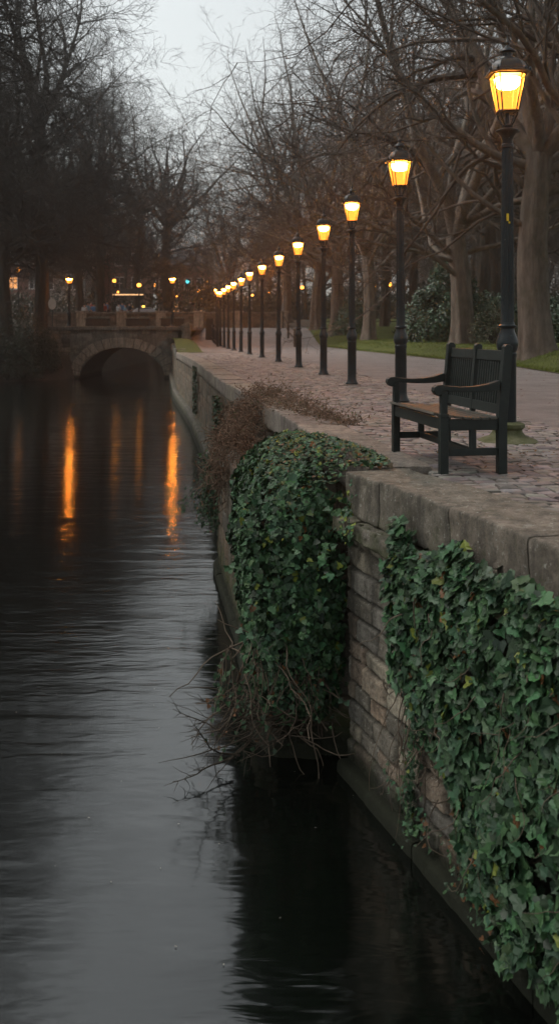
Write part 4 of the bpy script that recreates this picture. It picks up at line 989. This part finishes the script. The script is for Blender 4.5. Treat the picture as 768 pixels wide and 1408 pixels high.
def undergrowth():
    rg = np.random.default_rng(66); n = 60000; x = rg.uniform(-34, 62, n); y = rg.uniform(96, 126, n)
    top = 3.2 + 2.6 * fbm(np.stack([x * .25, y * .25, 0 * x], -1), 4); z = 1.9 + top * rg.random(n) ** .8
    P = np.stack([x, y, z], -1); k = ~((x < -9) & (rg.random(n) < .6)); P = P[k]; n = len(P)
    mb = MB(); leaves(mb, P, rg.normal(0, 1, (n, 3)) + [0, -1, 0], rg.uniform(.25, .5, n), rg, shape='oval', tint=np.array([.05, .042, .026]) * rg.uniform(.4, 1.4, (n, 1)))
    return mb.build('undergrowth', M['deadleaf'])
tag(undergrowth(), 'dark brown undergrowth at the foot of the far wood', 'undergrowth', kind='stuff')
GR = (.022, .05, .022)
shrub('evergreen_bush', (8.2, 48, .4), (2.1, 1.8, 3.4), 15000, .17, GR, 'large dark rhododendron bush between the second lamp post and the thick trunk', 'bush', 'dark evergreens behind the lawn', 3)
shrub('evergreen_bush', (11.0, 49.5, .4), (2.4, 1.8, 2.2), 8000, .17, GR, 'low dark evergreen between the two thickest trunks', 'bush', 'dark evergreens behind the lawn', 4)
shrub('evergreen_bush', (14.0, 46, .4), (2.6, 1.8, 2.4), 8000, .17, GR, 'dark evergreen behind the thick trunk at the right edge', 'bush', 'dark evergreens behind the lawn', 5)
shrub('thicket', (9.2, 41, .4), (1.3, 1.0, 1.7), 4500, .07, (.05, .055, .025), 'thin olive brown thicket behind the nearest lamp post', 'bush', 'thickets under the wood', 6)
shrub('evergreen_bush', (4.7, 63, .7), (1.2, 1.5, 2.3), 4000, .15, GR, 'small dark evergreen between the flared trunks', 'bush', 'dark evergreens behind the lawn', 7)
shrub('evergreen_bush', (13.5, 66, .6), (5, 2.5, 2.6), 9000, .2, (.02, .035, .018), 'long dark evergreen mass far behind the lawn trees', 'bush', 'dark evergreens behind the lawn', 8)
GB = (.020, .028, .014)
for i, (x, y, z, a, b, c) in enumerate(((-16.6, 62.6, -2.1, 1.5, 1.6, 3.6), (-19.0, 61.0, -2.0, 2.4, 2.0, 3.6), (-18.1, 64, -.9, 2.6, 2.0, 3.4), (-15.5, 64.3, -1.6, .9, 1.1, 2.4), (-21.5, 58.5, -1.8, 2.3, 2.0, 3.2))):
    shrub('bank_bush', (x, y, z), (a, b, c), 9000, .12, GB, ('dark bush at the waterline left of the bridge', 'dark bush at the water at the left picture edge', 'tall dark bush behind the others on the left bank', 'small bush against the left bridge abutment', 'dark bush on the left bank beyond the picture edge')[i], 'bush', 'dark bushes on the left bank', 60 + i)

# ------------------------------------------------------------------ stone bridge
def bridge():
    t = thing('stone_bridge', (0, 0, 0), 'low stone arch bridge over the river with pale voussoirs', 'bridge')
    cx, hs, rise, zs = -10.7, 2.92, 2.2, -2.3; x0, x1, y0, y1 = -15.9, -6.9, 66.0, 74.2
    def az(x):
        q = np.clip(1 - ((x - cx) / hs) ** 2, 0, None); return zs + rise * q ** .55
    xs = np.concatenate([np.linspace(x0, cx - hs, 30), np.linspace(cx - hs, cx + hs, 70)[1:-1], np.linspace(cx + hs, x1, 16)]); nz = 34
    for yy, nm in ((y0, 'front_face'), (y1, 'rear_face')):
        lo = np.where(np.abs(xs - cx) < hs, az(xs), -2.6); Zm = lo[:, None] + (1.06 - lo)[:, None] * np.linspace(0, 1, nz)[None]
        X = np.broadcast_to(xs[:, None], Zm.shape)
        # coursed rubble relief
        cz = np.floor(Zm / .27); h1 = _hash(cz.astype(np.int64), (cz * 0).astype(np.int64), (cz * 0).astype(np.int64), 5); cu = np.floor(X / .5 + h1 * 7)
        hh = _hash(cu.astype(np.int64), cz.astype(np.int64), (cz * 0).astype(np.int64), 3)
        Y = yy - .05 * hh - .03 * fbm(np.stack([X * 3, Zm * 3, 0 * X], -1), 3)
        V = np.stack([X, Y, Zm], -1).reshape(-1, 3); i = np.arange(len(xs) - 1)[:, None] * nz + np.arange(nz - 1)[None]
        MB().add(V, np.stack([i, i + nz, i + nz + 1, i + 1], -1).reshape(-1, 4), np.repeat((.55 + .8 * hh).reshape(-1, 1), 3, 1)).build(nm, M['bridge'], t)
    xa = np.linspace(cx - hs, cx + hs, 60); V = [(x, y, float(az(x))) for x in xa for y in (y0 - .02, y1)]; i = np.arange(59) * 2
    MB().add(V, np.stack([i, i + 1, i + 3, i + 2], -1), (.5, .5, .5)).build('vault', M['bridge'], t, smooth=True)
    m = MB(); n = 19; rg = np.random.default_rng(3)
    tt = np.linspace(-1, 1, n + 1)
    ang = math.pi / 2 * (1 - tt)   # pi..0
    def pt(a, e):
        c, s_ = math.cos(a), math.sin(a); return (cx + (hs + e) * c, zs + (rise + e) * abs(s_) ** .8 if True else 0)
    for k in range(n):
        a0, a1 = ang[k] - .008, ang[k + 1] + .008; e1 = .62 + rg.uniform(-.04, .05); fy = y0 - .10 - rg.uniform(0, .03)
        q = [pt(a0, -.03), pt(a1, -.03), pt(a1, e1), pt(a0, e1)]
        V = [(x, fy, z) for x, z in q] + [(x, y0 + .3, z) for x, z in q]
        m.add(V, [(0, 1, 2, 3)[::-1], (4, 5, 6, 7), (0, 1, 5, 4), (1, 2, 6, 5), (2, 3, 7, 6), (3, 0, 4, 7)], rg.uniform(.7, 1.2) * np.array([1, .97, .93]))
    m.build('arch_ring', M['vouss'], t, bevel=.03)
    poly = np.array([(x1 + .4, y0), (x0, y0)]); 
    m2 = MB()
    x = x0
    while x < x1 + .3:
        w = rg.uniform(1.0, 1.5); m2.box((x + w / 2, y0 + .25, 1.18 + rg.uniform(-.01, .01)), (w - .015, .9, .25), T=(rg.uniform(.75, 1.1),) * 3); x += w
    m2.build('deck_edge', M['bridge'], t, bevel=.03)
    MB().box(((x0 + x1) / 2 - .3, (y0 + y1) / 2 + .4, 1.14), (x1 - x0 + 3, y1 - y0 + .4, .2)).build('deck', M['path'], t)
    # curved left abutment
    AB = np.array([(-14.2, 65.9), (-15.0, 65.6), (-15.9, 64.9), (-16.6, 63.9)]); AB = AB
    masonry(AB, 0, arc(AB)[-1], -2.6, 1.0, .08, .05, t, M['bridge'], seed=61, off=-.02, relief=.04, ch=(.25, .35), sl=(.4, .7), name='abutment').scale = (1, 1, 1)
    return t
bridge()
# far channel banks beyond the bridge
for x, nm in ((-14.3, 'left'), (-7.3, 'right')):
    m = MB(); m.box((x, 90, -.9), (.5, 31, 3.4), T=(.6, .6, .6)); tag(m.build('channel_wall', M['bridge']), 'stone side of the channel under and behind the bridge, on the %s' % nm, 'wall', 'channel walls')
def parapet():
    t = thing('parapet', (0, 0, 0), 'long low stone parapet wall with piers along the far side of the bridge', 'wall')
    rg = np.random.default_rng(8); m = MB(); y = 74.6
    line = np.array([(.5, y), (-18.5, y)])
    masonry(np.array([(-18.5, y), (.5, y)])[::-1] , 0, 19, 1.15, 2.28, .1, .06, t, M['bridge'], seed=71, off=0, relief=.03, ch=(.22, .3), sl=(.4, .8), name='stonework')
    mb = MB(); mb.box((-9, y + .22, 1.7), (19, .4, 1.15)); mb.build('core', M['bridge'], t)
    cp = MB(); x = -18.6
    while x < .5:
        w = rg.uniform(.9, 1.3); cp.box((x + w / 2, y + .2, 2.37 + rg.uniform(-.01, .01)), (w - .015, .62, .16), T=(rg.uniform(.7, 1.1),) * 3); x += w
    cp.build('coping', M['bridge'], t, bevel=.03)
    for x in (-18.3, -15.2, -12.1, -9.1, -6.2, -3.2, .3):
        pr = MB(); pr.box((x, y + .15, 1.75), (.75, .8, 1.3), T=(1.15, 1.12, 1.05)); pr.box((x, y + .15, 2.46), (.9, .95, .14)); pr.build('pier', M['vouss'], t, bevel=.03)
parapet()
for x, lab in ((-13.6, 'dark planter box on the bridge left of centre'), (-10.6, 'dark planter box in the middle of the bridge'), (-8.0, 'dark planter box near the right bridge lamp')):
    t = thing('planter', (x, 72.6, 1.25), lab, 'planter', 'planter boxes on the bridge')
    m = MB(); m.box((0, 0, .36), (1.7, .6, .5)); m.box((0, 0, .64), (1.85, .75, .08)); m.box((-.6, 0, .05), (.15, .5, .12)); m.box((.6, 0, .05), (.15, .5, .12)); m.build('trough', M['planter'], t, bevel=.02)
    rg = np.random.default_rng(int(-x * 10)); P = np.stack([rg.uniform(-.8, .8, 260), rg.uniform(-.25, .25, 260), .68 + .12 * rg.random(260)], -1); mb = MB(); leaves(mb, P, np.tile([0, -.3, 1.], (260, 1)), .09, rg, shape='oval', tint=np.tile(np.array(GB) * 1.6, (260, 1))); mb.build('plants', M['bush'], t)

# dark railing among the farthest lamps, boundary rail and low dry-stone stub
t = thing('railing', (0, 0, 0), 'dark metal railing closing the far end of the lamp row', 'railing')
rx = [(at(289, 68), 68.0), (at(294, 66), 66.0), (at(299, 62), 62.0)]
for k in range(2):
    (xa, ya), (xb, yb) = rx[k], rx[k + 1]; za, zb = float(H(xa, ya)), float(H(xb, yb)); m = MB()
    for h in (.25, .95, 1.05): m.tube([(xa, ya, za + h), (xb, yb, zb + h)], .025, 6)
    nb = 14
    for q in range(nb):
        f = q / nb; m.tube([(xa + (xb - xa) * f, ya + (yb - ya) * f, za + (zb - za) * f), (xa + (xb - xa) * f, ya + (yb - ya) * f, za + (zb - za) * f + 1.05)], .022, 5)
    m.build('rail_panel', M['iron'], t)
for xa, ya in rx: MB().box((xa, ya, float(H(xa, ya)) + .6), (.14, .14, 1.3)).build('post', M['iron'], t, bevel=.02)
t = thing('kiosk_panel', (at(291, 67.5), 67.5, float(H(at(291, 67.5), 67.5))), 'dark upright utility box left of the far end of the lamp row', 'utility box')
MB().box((-.15, 0, .7), (.55, .4, 1.4)).build('cabinet', M['iron'], t, bevel=.03); MB().box((-.15, 0, 1.43), (.62, .47, .06)).build('lid', M['iron'], t, bevel=.01)
t = thing('low_stone_stub', (at(258, 60), 60, 0), 'short dark dry stone wall between the grass verge and the far path', 'wall')
m = MB(); rg = np.random.default_rng(4)
for k in range(6):
    for j in range(7): m.box((rg.normal(0, .02) - j * .12, j * .9, .1 + k * .16 + float(H(at(258, 60) - j * .12, 60 + j * .9))), (.35, .86, .15), T=(rg.uniform(.5, 1.1),) * 3)
m.build('stones', M['bridge'], t, bevel=.02)
# fence beyond the lawn
def fence(pts, label):
    t = thing('lawn_fence', (0, 0, 0), label, 'fence')
    for (xa, ya), (xb, yb) in zip(pts[:-1], pts[1:]):
        za, zb = float(H(xa, ya)), float(H(xb, yb)); m = MB()
        for h in (.5, 1.0): m.tube([(xa, ya, za + h), (xb, yb, zb + h)], .045, 6)
        m.build('rail', M['bark_dark'], t)
    for xa, ya in pts: MB().tube([(xa, ya, float(H(xa, ya)) - .1), (xa, ya, float(H(xa, ya)) + 1.15)], .07, 8).build('post', M['bark_dark'], t)
fence([(at(389, 74), 74), (at(396, 68), 68), (at(405, 61), 61)], 'short dark wooden fence slanting from the parapet end towards the path')
fence([(2.5, 79), (6, 78), (9.5, 77), (13, 76), (17, 75), (21, 74)], 'dark post and rail fence behind the lawn trees')

# ------------------------------------------------------------------ town beyond the bridge
def building(x0, x1, y, z0, h, mat, rows, cols, label, lit=(), roofh=2.5, dep=9, lm='litwin'):
    t = thing('town_house', ((x0 + x1) / 2, y, z0), label, 'building', 'houses beyond the bridge'); w = x1 - x0
    MB().box((0, dep / 2, h / 2), (w, dep, h)).build('wall', mat, t)
    V = [(-w / 2 - .3, -.4, h), (w / 2 + .3, -.4, h), (w / 2 + .3, dep + .3, h), (-w / 2 - .3, dep + .3, h), (-w / 2 - .3, dep / 2, h + roofh), (w / 2 + .3, dep / 2, h + roofh)]
    rf = MB().add(V, [(0, 1, 5, 4), (2, 3, 4, 5), (1, 2, 5), (3, 0, 4), (0, 3, 2, 1)]).build('roof', M['slate'], t)
    MB().box((w * .25, dep / 2, h + roofh), (1.0, .8, 1.8)).build('chimney', mat, rf)
    for r_ in range(rows):
        for c in range(cols):
            x = -w / 2 + w * (c + .5) / cols; z = 1.6 + (h - 1.2) * r_ / rows + .4; ww, hh = min(1.2, w / cols * .55), 1.6
            fr = MB()
            for dx, dz_, sx, sz in ((-ww / 2, 0, .12, hh + .1), (ww / 2, 0, .12, hh + .1), (0, hh / 2, ww + .1, .12), (0, -hh / 2, ww + .3, .14), (0, 0, ww, .07), (0, 0, .07, hh)): fr.box((x + dx, -.06, z + dz_), (sx, .12, sz))
            f = fr.build('window', M['frame'], t)
            MB().box((x, -.02, z), (ww, .05, hh)).build('pane', M[lm] if (r_, c) in lit else M['pane'], f)
    return t
building(-42, -31, 128, 2, 11, M['brick'], 3, 4, 'brick house at the far left behind the bare trees', lit=((0, 1), (1, 2)))
building(-30.5, -24.5, 122, 2, 10, M['render'], 3, 2, 'pale rendered house left of the left bridge lamp', lit=((0, 0),), lm='litpale')
building(-24, -17.5, 126, 2, 10.5, M['brick'], 3, 3, 'red brick house behind the crowd', lit=((0, 0), (0, 2)))
building(-17, -10, 134, 2, 8, M['brick'], 2, 4, 'wide red brick house behind the white taxi', lit=((0, 1),))
t = thing('lit_pillar', (at(146, 100), 100, 2), 'tall narrow brick pillar lit orange behind the crowd', 'pillar')
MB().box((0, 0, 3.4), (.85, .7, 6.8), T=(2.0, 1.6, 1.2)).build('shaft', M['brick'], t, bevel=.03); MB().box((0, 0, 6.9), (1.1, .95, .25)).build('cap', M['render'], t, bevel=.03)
MB().lathe([(.05, 0), (.14, .05), (.14, .2), (.05, .25)], 10).build('uplight', M['globe'], t, loc=(.1, -1.0, .3))

# crowd beyond the parapet
def person(seed, coat, label):
    rg = np.random.default_rng(seed); t = thing('person', (0, 0, 0), label, 'person', 'people in the street beyond the bridge')
    a = rg.uniform(-.05, .12, 2)
    J = {'pel': (0, 0, .95, .14), 'waist': (0, 0, 1.12, .135), 'chest': (0, 0, 1.36, .16), 'neck': (0, 0, 1.50, .055), 'head': (0, -.02, 1.60, .085), 'crown': (0, -.01, 1.72, .075),
         'shL': (.17, 0, 1.42, .065), 'elL': (.23, .02, 1.15, .048), 'haL': (.22, -.08 - a[0], .92, .038), 'shR': (-.17, 0, 1.42, .065), 'elR': (-.23, .02, 1.15, .048), 'haR': (-.2, -.1 - a[1], .93, .038),
         'hiL': (.09, 0, .9, .095), 'knL': (.1, -.05, .5, .065), 'anL': (.1, .0, .08, .045), 'toL': (.11, -.15, .04, .04), 'hiR': (-.09, 0, .9, .095), 'knR': (-.1, .03, .5, .065), 'anR': (-.1, .12, .1, .045), 'toR': (-.11, -.02, .04, .04)}
    E = [('pel', 'waist'), ('waist', 'chest'), ('chest', 'neck'), ('neck', 'head'), ('head', 'crown'), ('chest', 'shL'), ('shL', 'elL'), ('elL', 'haL'), ('chest', 'shR'), ('shR', 'elR'), ('elR', 'haR'), ('pel', 'hiL'), ('hiL', 'knL'), ('knL', 'anL'), ('anL', 'toL'), ('pel', 'hiR'), ('hiR', 'knR'), ('knR', 'anR'), ('anR', 'toR')]
    def skin(name, keys, edges, extra, mat, parent, root):
        ks = list(keys); me = bpy.data.meshes.new(name); me.from_pydata([J[k][:3] for k in ks], [(ks.index(p), ks.index(q)) for p, q in edges], []); 
        o = bpy.data.objects.new(name, me); COL.objects.link(o); o.parent = parent; sk = o.modifiers.new('skin', 'SKIN')
        me.skin_vertices[0] if me.skin_vertices else None
        if not me.skin_vertices:
            import bmesh; bm = bmesh.new(); bm.from_mesh(me); bm.verts.layers.skin.verify(); bm.to_mesh(me); bm.free()
        for i, k in enumerate(ks): me.skin_vertices[0].data[i].radius = (J[k][3] + extra,) * 2; me.skin_vertices[0].data[i].use_root = (k == root)
        ss = o.modifiers.new('sub', 'SUBSURF'); ss.levels = 1; ss.render_levels = 1; me.materials.append(mat); return o
    skin('body', J.keys(), E, 0, M['skin'], t, 'pel')
    ck = ['waist', 'pel', 'chest', 'shL', 'elL', 'shR', 'elR']; ce = [('pel', 'waist'), ('waist', 'chest'), ('chest', 'shL'), ('shL', 'elL'), ('chest', 'shR'), ('shR', 'elR')]
    skin('coat', ck, ce, .03, coat, t, 'pel')
    tk = ['pel', 'hiL', 'knL', 'anL', 'hiR', 'knR', 'anR']; te = [('pel', 'hiL'), ('hiL', 'knL'), ('knL', 'anL'), ('pel', 'hiR'), ('hiR', 'knR'), ('knR', 'anR')]
    skin('trousers', tk, te, .015, M['rubber'], t, 'pel')
    MB().lathe([(.06, 1.63), (.098, 1.66), (.1, 1.72), (.08, 1.79), (.02, 1.82)], 10).build('hair', M['planter'], t, smooth=True)
    return t
coats = {}
for nm, c in (('blue', (.09, .22, .42)), ('pale blue', (.22, .38, .5)), ('red', (.35, .07, .05)), ('white', (.5, .5, .5)), ('dark', (.03, .03, .04))):
    coats[nm] = m_rough(nm.replace(' ', '_') + '_coat', tuple(v * .85 for v in c), c, 5, .9, .1, 30, tint=False)
PP = [(116, 'white'), (121, 'pale blue'), (125, 'red'), (129, 'blue'), (134, 'pale blue'), (139, 'blue'), (143, 'red'), (147, 'blue'), (163, 'white'), (168, 'blue'), (172, 'pale blue'), (178, 'dark')]
protos = {}; seen = {}
pw = ['leftmost', 'next to the first lamp', 'middle', 'right']
for i, (px, c) in enumerate(PP):
    y = 84 + (i * 37 % 5) * 1.1; loc = (at(px, y), y, float(ramp(y)) + .0); seen[c] = seen.get(c, 0) + 1
    lab = {0: 'person in a white coat at the left end of the crowd', 1: 'person in a pale blue coat, left side of the crowd', 2: 'person in a red coat, left side of the crowd', 3: 'person in a blue coat, left part of the crowd',
           4: 'person in a pale blue coat in the middle of the crowd', 5: 'person in a blue coat in the middle of the crowd', 6: 'person in a red coat beside the lit pillar', 7: 'person in a blue coat right of the lit pillar',
           8: 'person in a white coat by the market stall', 9: 'person in a blue coat by the market stall', 10: 'person in a pale blue coat under the stall light', 11: 'person in dark clothes left of the taxi'}[i]
    if c not in protos: o = protos[c] = person(i, coats[c], lab); o.location = loc; o.rotation_euler.z = i * 1.1
    else: o = dup(protos[c], loc, i * 1.1, lab)
    o['label'] = lab
def stall():
    y = 90; t = thing('market_stall', (at(178, y), y, float(ramp(y))), 'small market stall with a lit awning edge behind the parapet', 'stall')
    for x in (-1.2, 1.2):
        for yy in (-.6, .6): MB().tube([(x, yy, 0), (x, yy, 2.5)], .04, 6).build('post', M['iron'], t)
    V = [(-1.4, -.9, 2.35), (1.4, -.9, 2.35), (1.4, .9, 2.35), (-1.4, .9, 2.35), (-1.4, 0, 2.9), (1.4, 0, 2.9)]
    MB().add(V, [(0, 1, 5, 4), (2, 3, 4, 5), (1, 2, 5), (3, 0, 4)]).build('awning', M['planter'], t)
    MB().box((0, -.92, 2.3), (2.8, .05, .12)).build('light_strip', m_emit('stall_strip_glow', (1, .55, .25), .5), t)
    MB().box((0, -.5, .5), (2.2, .5, 1.0)).build('counter', M['render'], t, bevel=.02)
    MB().lathe([(.02, 0), (.1, .06), (.1, .14), (.02, .2)], 8).build('bulb', M['globe'], t, loc=(-.95, -.7, 2.45))
stall()
def car():
    y = 88; t = thing('taxi', (at(196, y), y, float(ramp(y)) + .15), 'white taxi with a lit yellow roof sign beyond the parapet', 'car')
    w = .88
    prof = [(-2.2, .35), (-2.25, .7), (-2.1, .92), (-1.2, 1.0), (-.6, 1.42), (.9, 1.48), (1.6, 1.05), (2.2, .98), (2.25, .6), (2.15, .35)]
    n = len(prof); V = [(a, -w if b < 1.1 else -w * .82, b) for a, b in prof] + [(a, w if b < 1.1 else w * .82, b) for a, b in prof]
    MB().add(V, [list(range(n))[::-1], list(range(n, 2 * n))] + [[k, (k + 1) % n, (k + 1) % n + n, k + n] for k in range(n)]).build('body', M['carpaint'], t, bevel=.06)
    m = MB(); 
    for sx in (-1, 1): m.add([(-1.05, sx * w * .93, 1.05), (1.4, sx * w * .93, 1.08), (.85, sx * w * .87, 1.42), (-.55, sx * w * .87, 1.37)], [(0, 1, 2, 3)])
    m.build('side_window', M['pane'], t)
    for x in (-1.4, 1.4):
        for sx in (-1, 1):
            o = MB().lathe([(.12, -.1), (.3, -.1), (.33, -.05), (.33, .05), (.3, .1), (.12, .1)], 16).build('wheel', M['rubber'], t, loc=(x, sx * w, .32)); o.rotation_euler = (R(90), 0, 0)
    MB().box((.1, 0, 1.60), (.3, .6, .24)).build('roof_sign', m_emit('taxi_sign_glow', (1, .5, .08), 1.5), t, bevel=.04)
    for sx in (-.6, .6): MB().box((-2.22, sx, .68), (.06, .3, .16)).build('headlight', M['frame'], t)
    t.rotation_euler.z = .25; t.scale = (.72, .8, .72)
car()
t = thing('road_sign', (at(72, 72), 72.0, 1.25), 'pale oval road sign seen from behind at the left end of the bridge', 'road sign')
MB().tube([(0, 0, 0), (0, 0, 2.2)], .04, 8).build('post', M['iron'], t)
o = MB().lathe([(.02, -.015), (.42, -.015), (.42, .015), (.02, .015)], 24).build('sign_plate', M['plaster'], t, loc=(0, -.06, 1.75)); o.rotation_euler = (R(90), 0, 0); o.scale = (.7, 1, 1)

# ------------------------------------------------------------------ ground cover
rg = np.random.default_rng(101)
n = 42000; yy = 18 + 52 * rg.random(n) ** 1.5; xx = pe(yy) + .02 + 6 * rg.random(n) ** 1.6; zz = H(xx, yy) + .03
P0 = np.stack([xx, yy, zz], -1); hgt = rg.uniform(.03, .085, n); an = rg.uniform(0, 6.28, n); w = .012
dx = np.stack([np.cos(an) * w, np.sin(an) * w, 0 * an], -1); tip = P0 + np.stack([rg.normal(0, .02, n), rg.normal(0, .02, n), hgt], -1)
V = np.stack([P0 - dx, P0 + dx, tip], 1).reshape(-1, 3)
tag(MB().add(V, np.arange(3 * n).reshape(-1, 3), np.repeat(rg.uniform(.6, 1.3, n)[:, None] * [1, 1, .9], 3, 0)).build('grass_blades', M['blade']), 'short grass blades of the lawn', 'grass', kind='stuff')
n = 1500; yy = 17 + 40 * rg.random(n) ** 1.4; xx = pe(yy) + rg.normal(.05, .35, n); P = np.stack([xx, yy, H(xx, yy) + .035], -1)
n2 = 160; y2 = rg.uniform(5, 13, n2); x2 = wx(y2) + .5 + 2.2 * rg.random(n2); P2 = np.stack([x2, y2, 0 * x2 + .022], -1)
n4 = 500; y4 = rg.uniform(8, 34, n4); x4 = wx(y4) + .6 + (pe(y4) - wx(y4) - .6) * rg.random(n4) ** .6; P4 = np.stack([x4, y4, 0 * x4 + .018], -1); n3 = 130; x3 = rg.normal(1.9, .35, n3); y3 = rg.normal(8.3, .7, n3); P3 = np.stack([x3, y3, 0 * x3 + .022], -1)
P = np.concatenate([P, P2, P3, P4]); mb = MB(); leaves(mb, P, np.tile([0, 0, 1.], (len(P), 1)), rg.uniform(.02, .05, len(P)), rg, shape='oval', droop=0, spread=.35, tint=np.array([.13, .075, .04]) * rg.uniform(.5, 1.6, (len(P), 1)))
tag(mb.build('fallen_leaves', M['deadleaf']), 'brown fallen leaves along the lawn edge and around the bench', 'leaves', kind='stuff')
n = 130; P = np.stack([rg.uniform(-3.2, 1.2, n), 5 + 14 * rg.random(n) ** 1.3, np.full(n, -2.243)], -1); mb = MB()
leaves(mb, P, np.tile([0, 0, 1.], (n, 1)), rg.uniform(.008, .02, n), rg, shape='oval', droop=0, spread=.02, tint=np.tile([.35, .33, .28], (n, 1)))
tag(mb.build('floating_specks', M['deadleaf']), 'tiny pale leaves and bubbles floating on the dark water', 'debris', kind='stuff')

# ------------------------------------------------------------------ haze
hz = MB().box((0, 330, 21), (1400, 780, 52)).build('haze', None); hz.location = (0, 0, 0)
m = bpy.data.materials.new('haze'); m.use_nodes = True; t = m.node_tree; t.nodes.clear(); v = t.nodes.new('ShaderNodeVolumePrincipled')
v.inputs['Color'].default_value = (.86, .85, .84, 1); v.inputs['Density'].default_value = .0013; v.inputs['Anisotropy'].default_value = .86
o = t.nodes.new('ShaderNodeOutputMaterial'); t.links.new(v.outputs[0], o.inputs['Volume']); hz.data.materials.append(m)
tag(hz, 'thin grey evening haze', 'haze', kind='stuff')
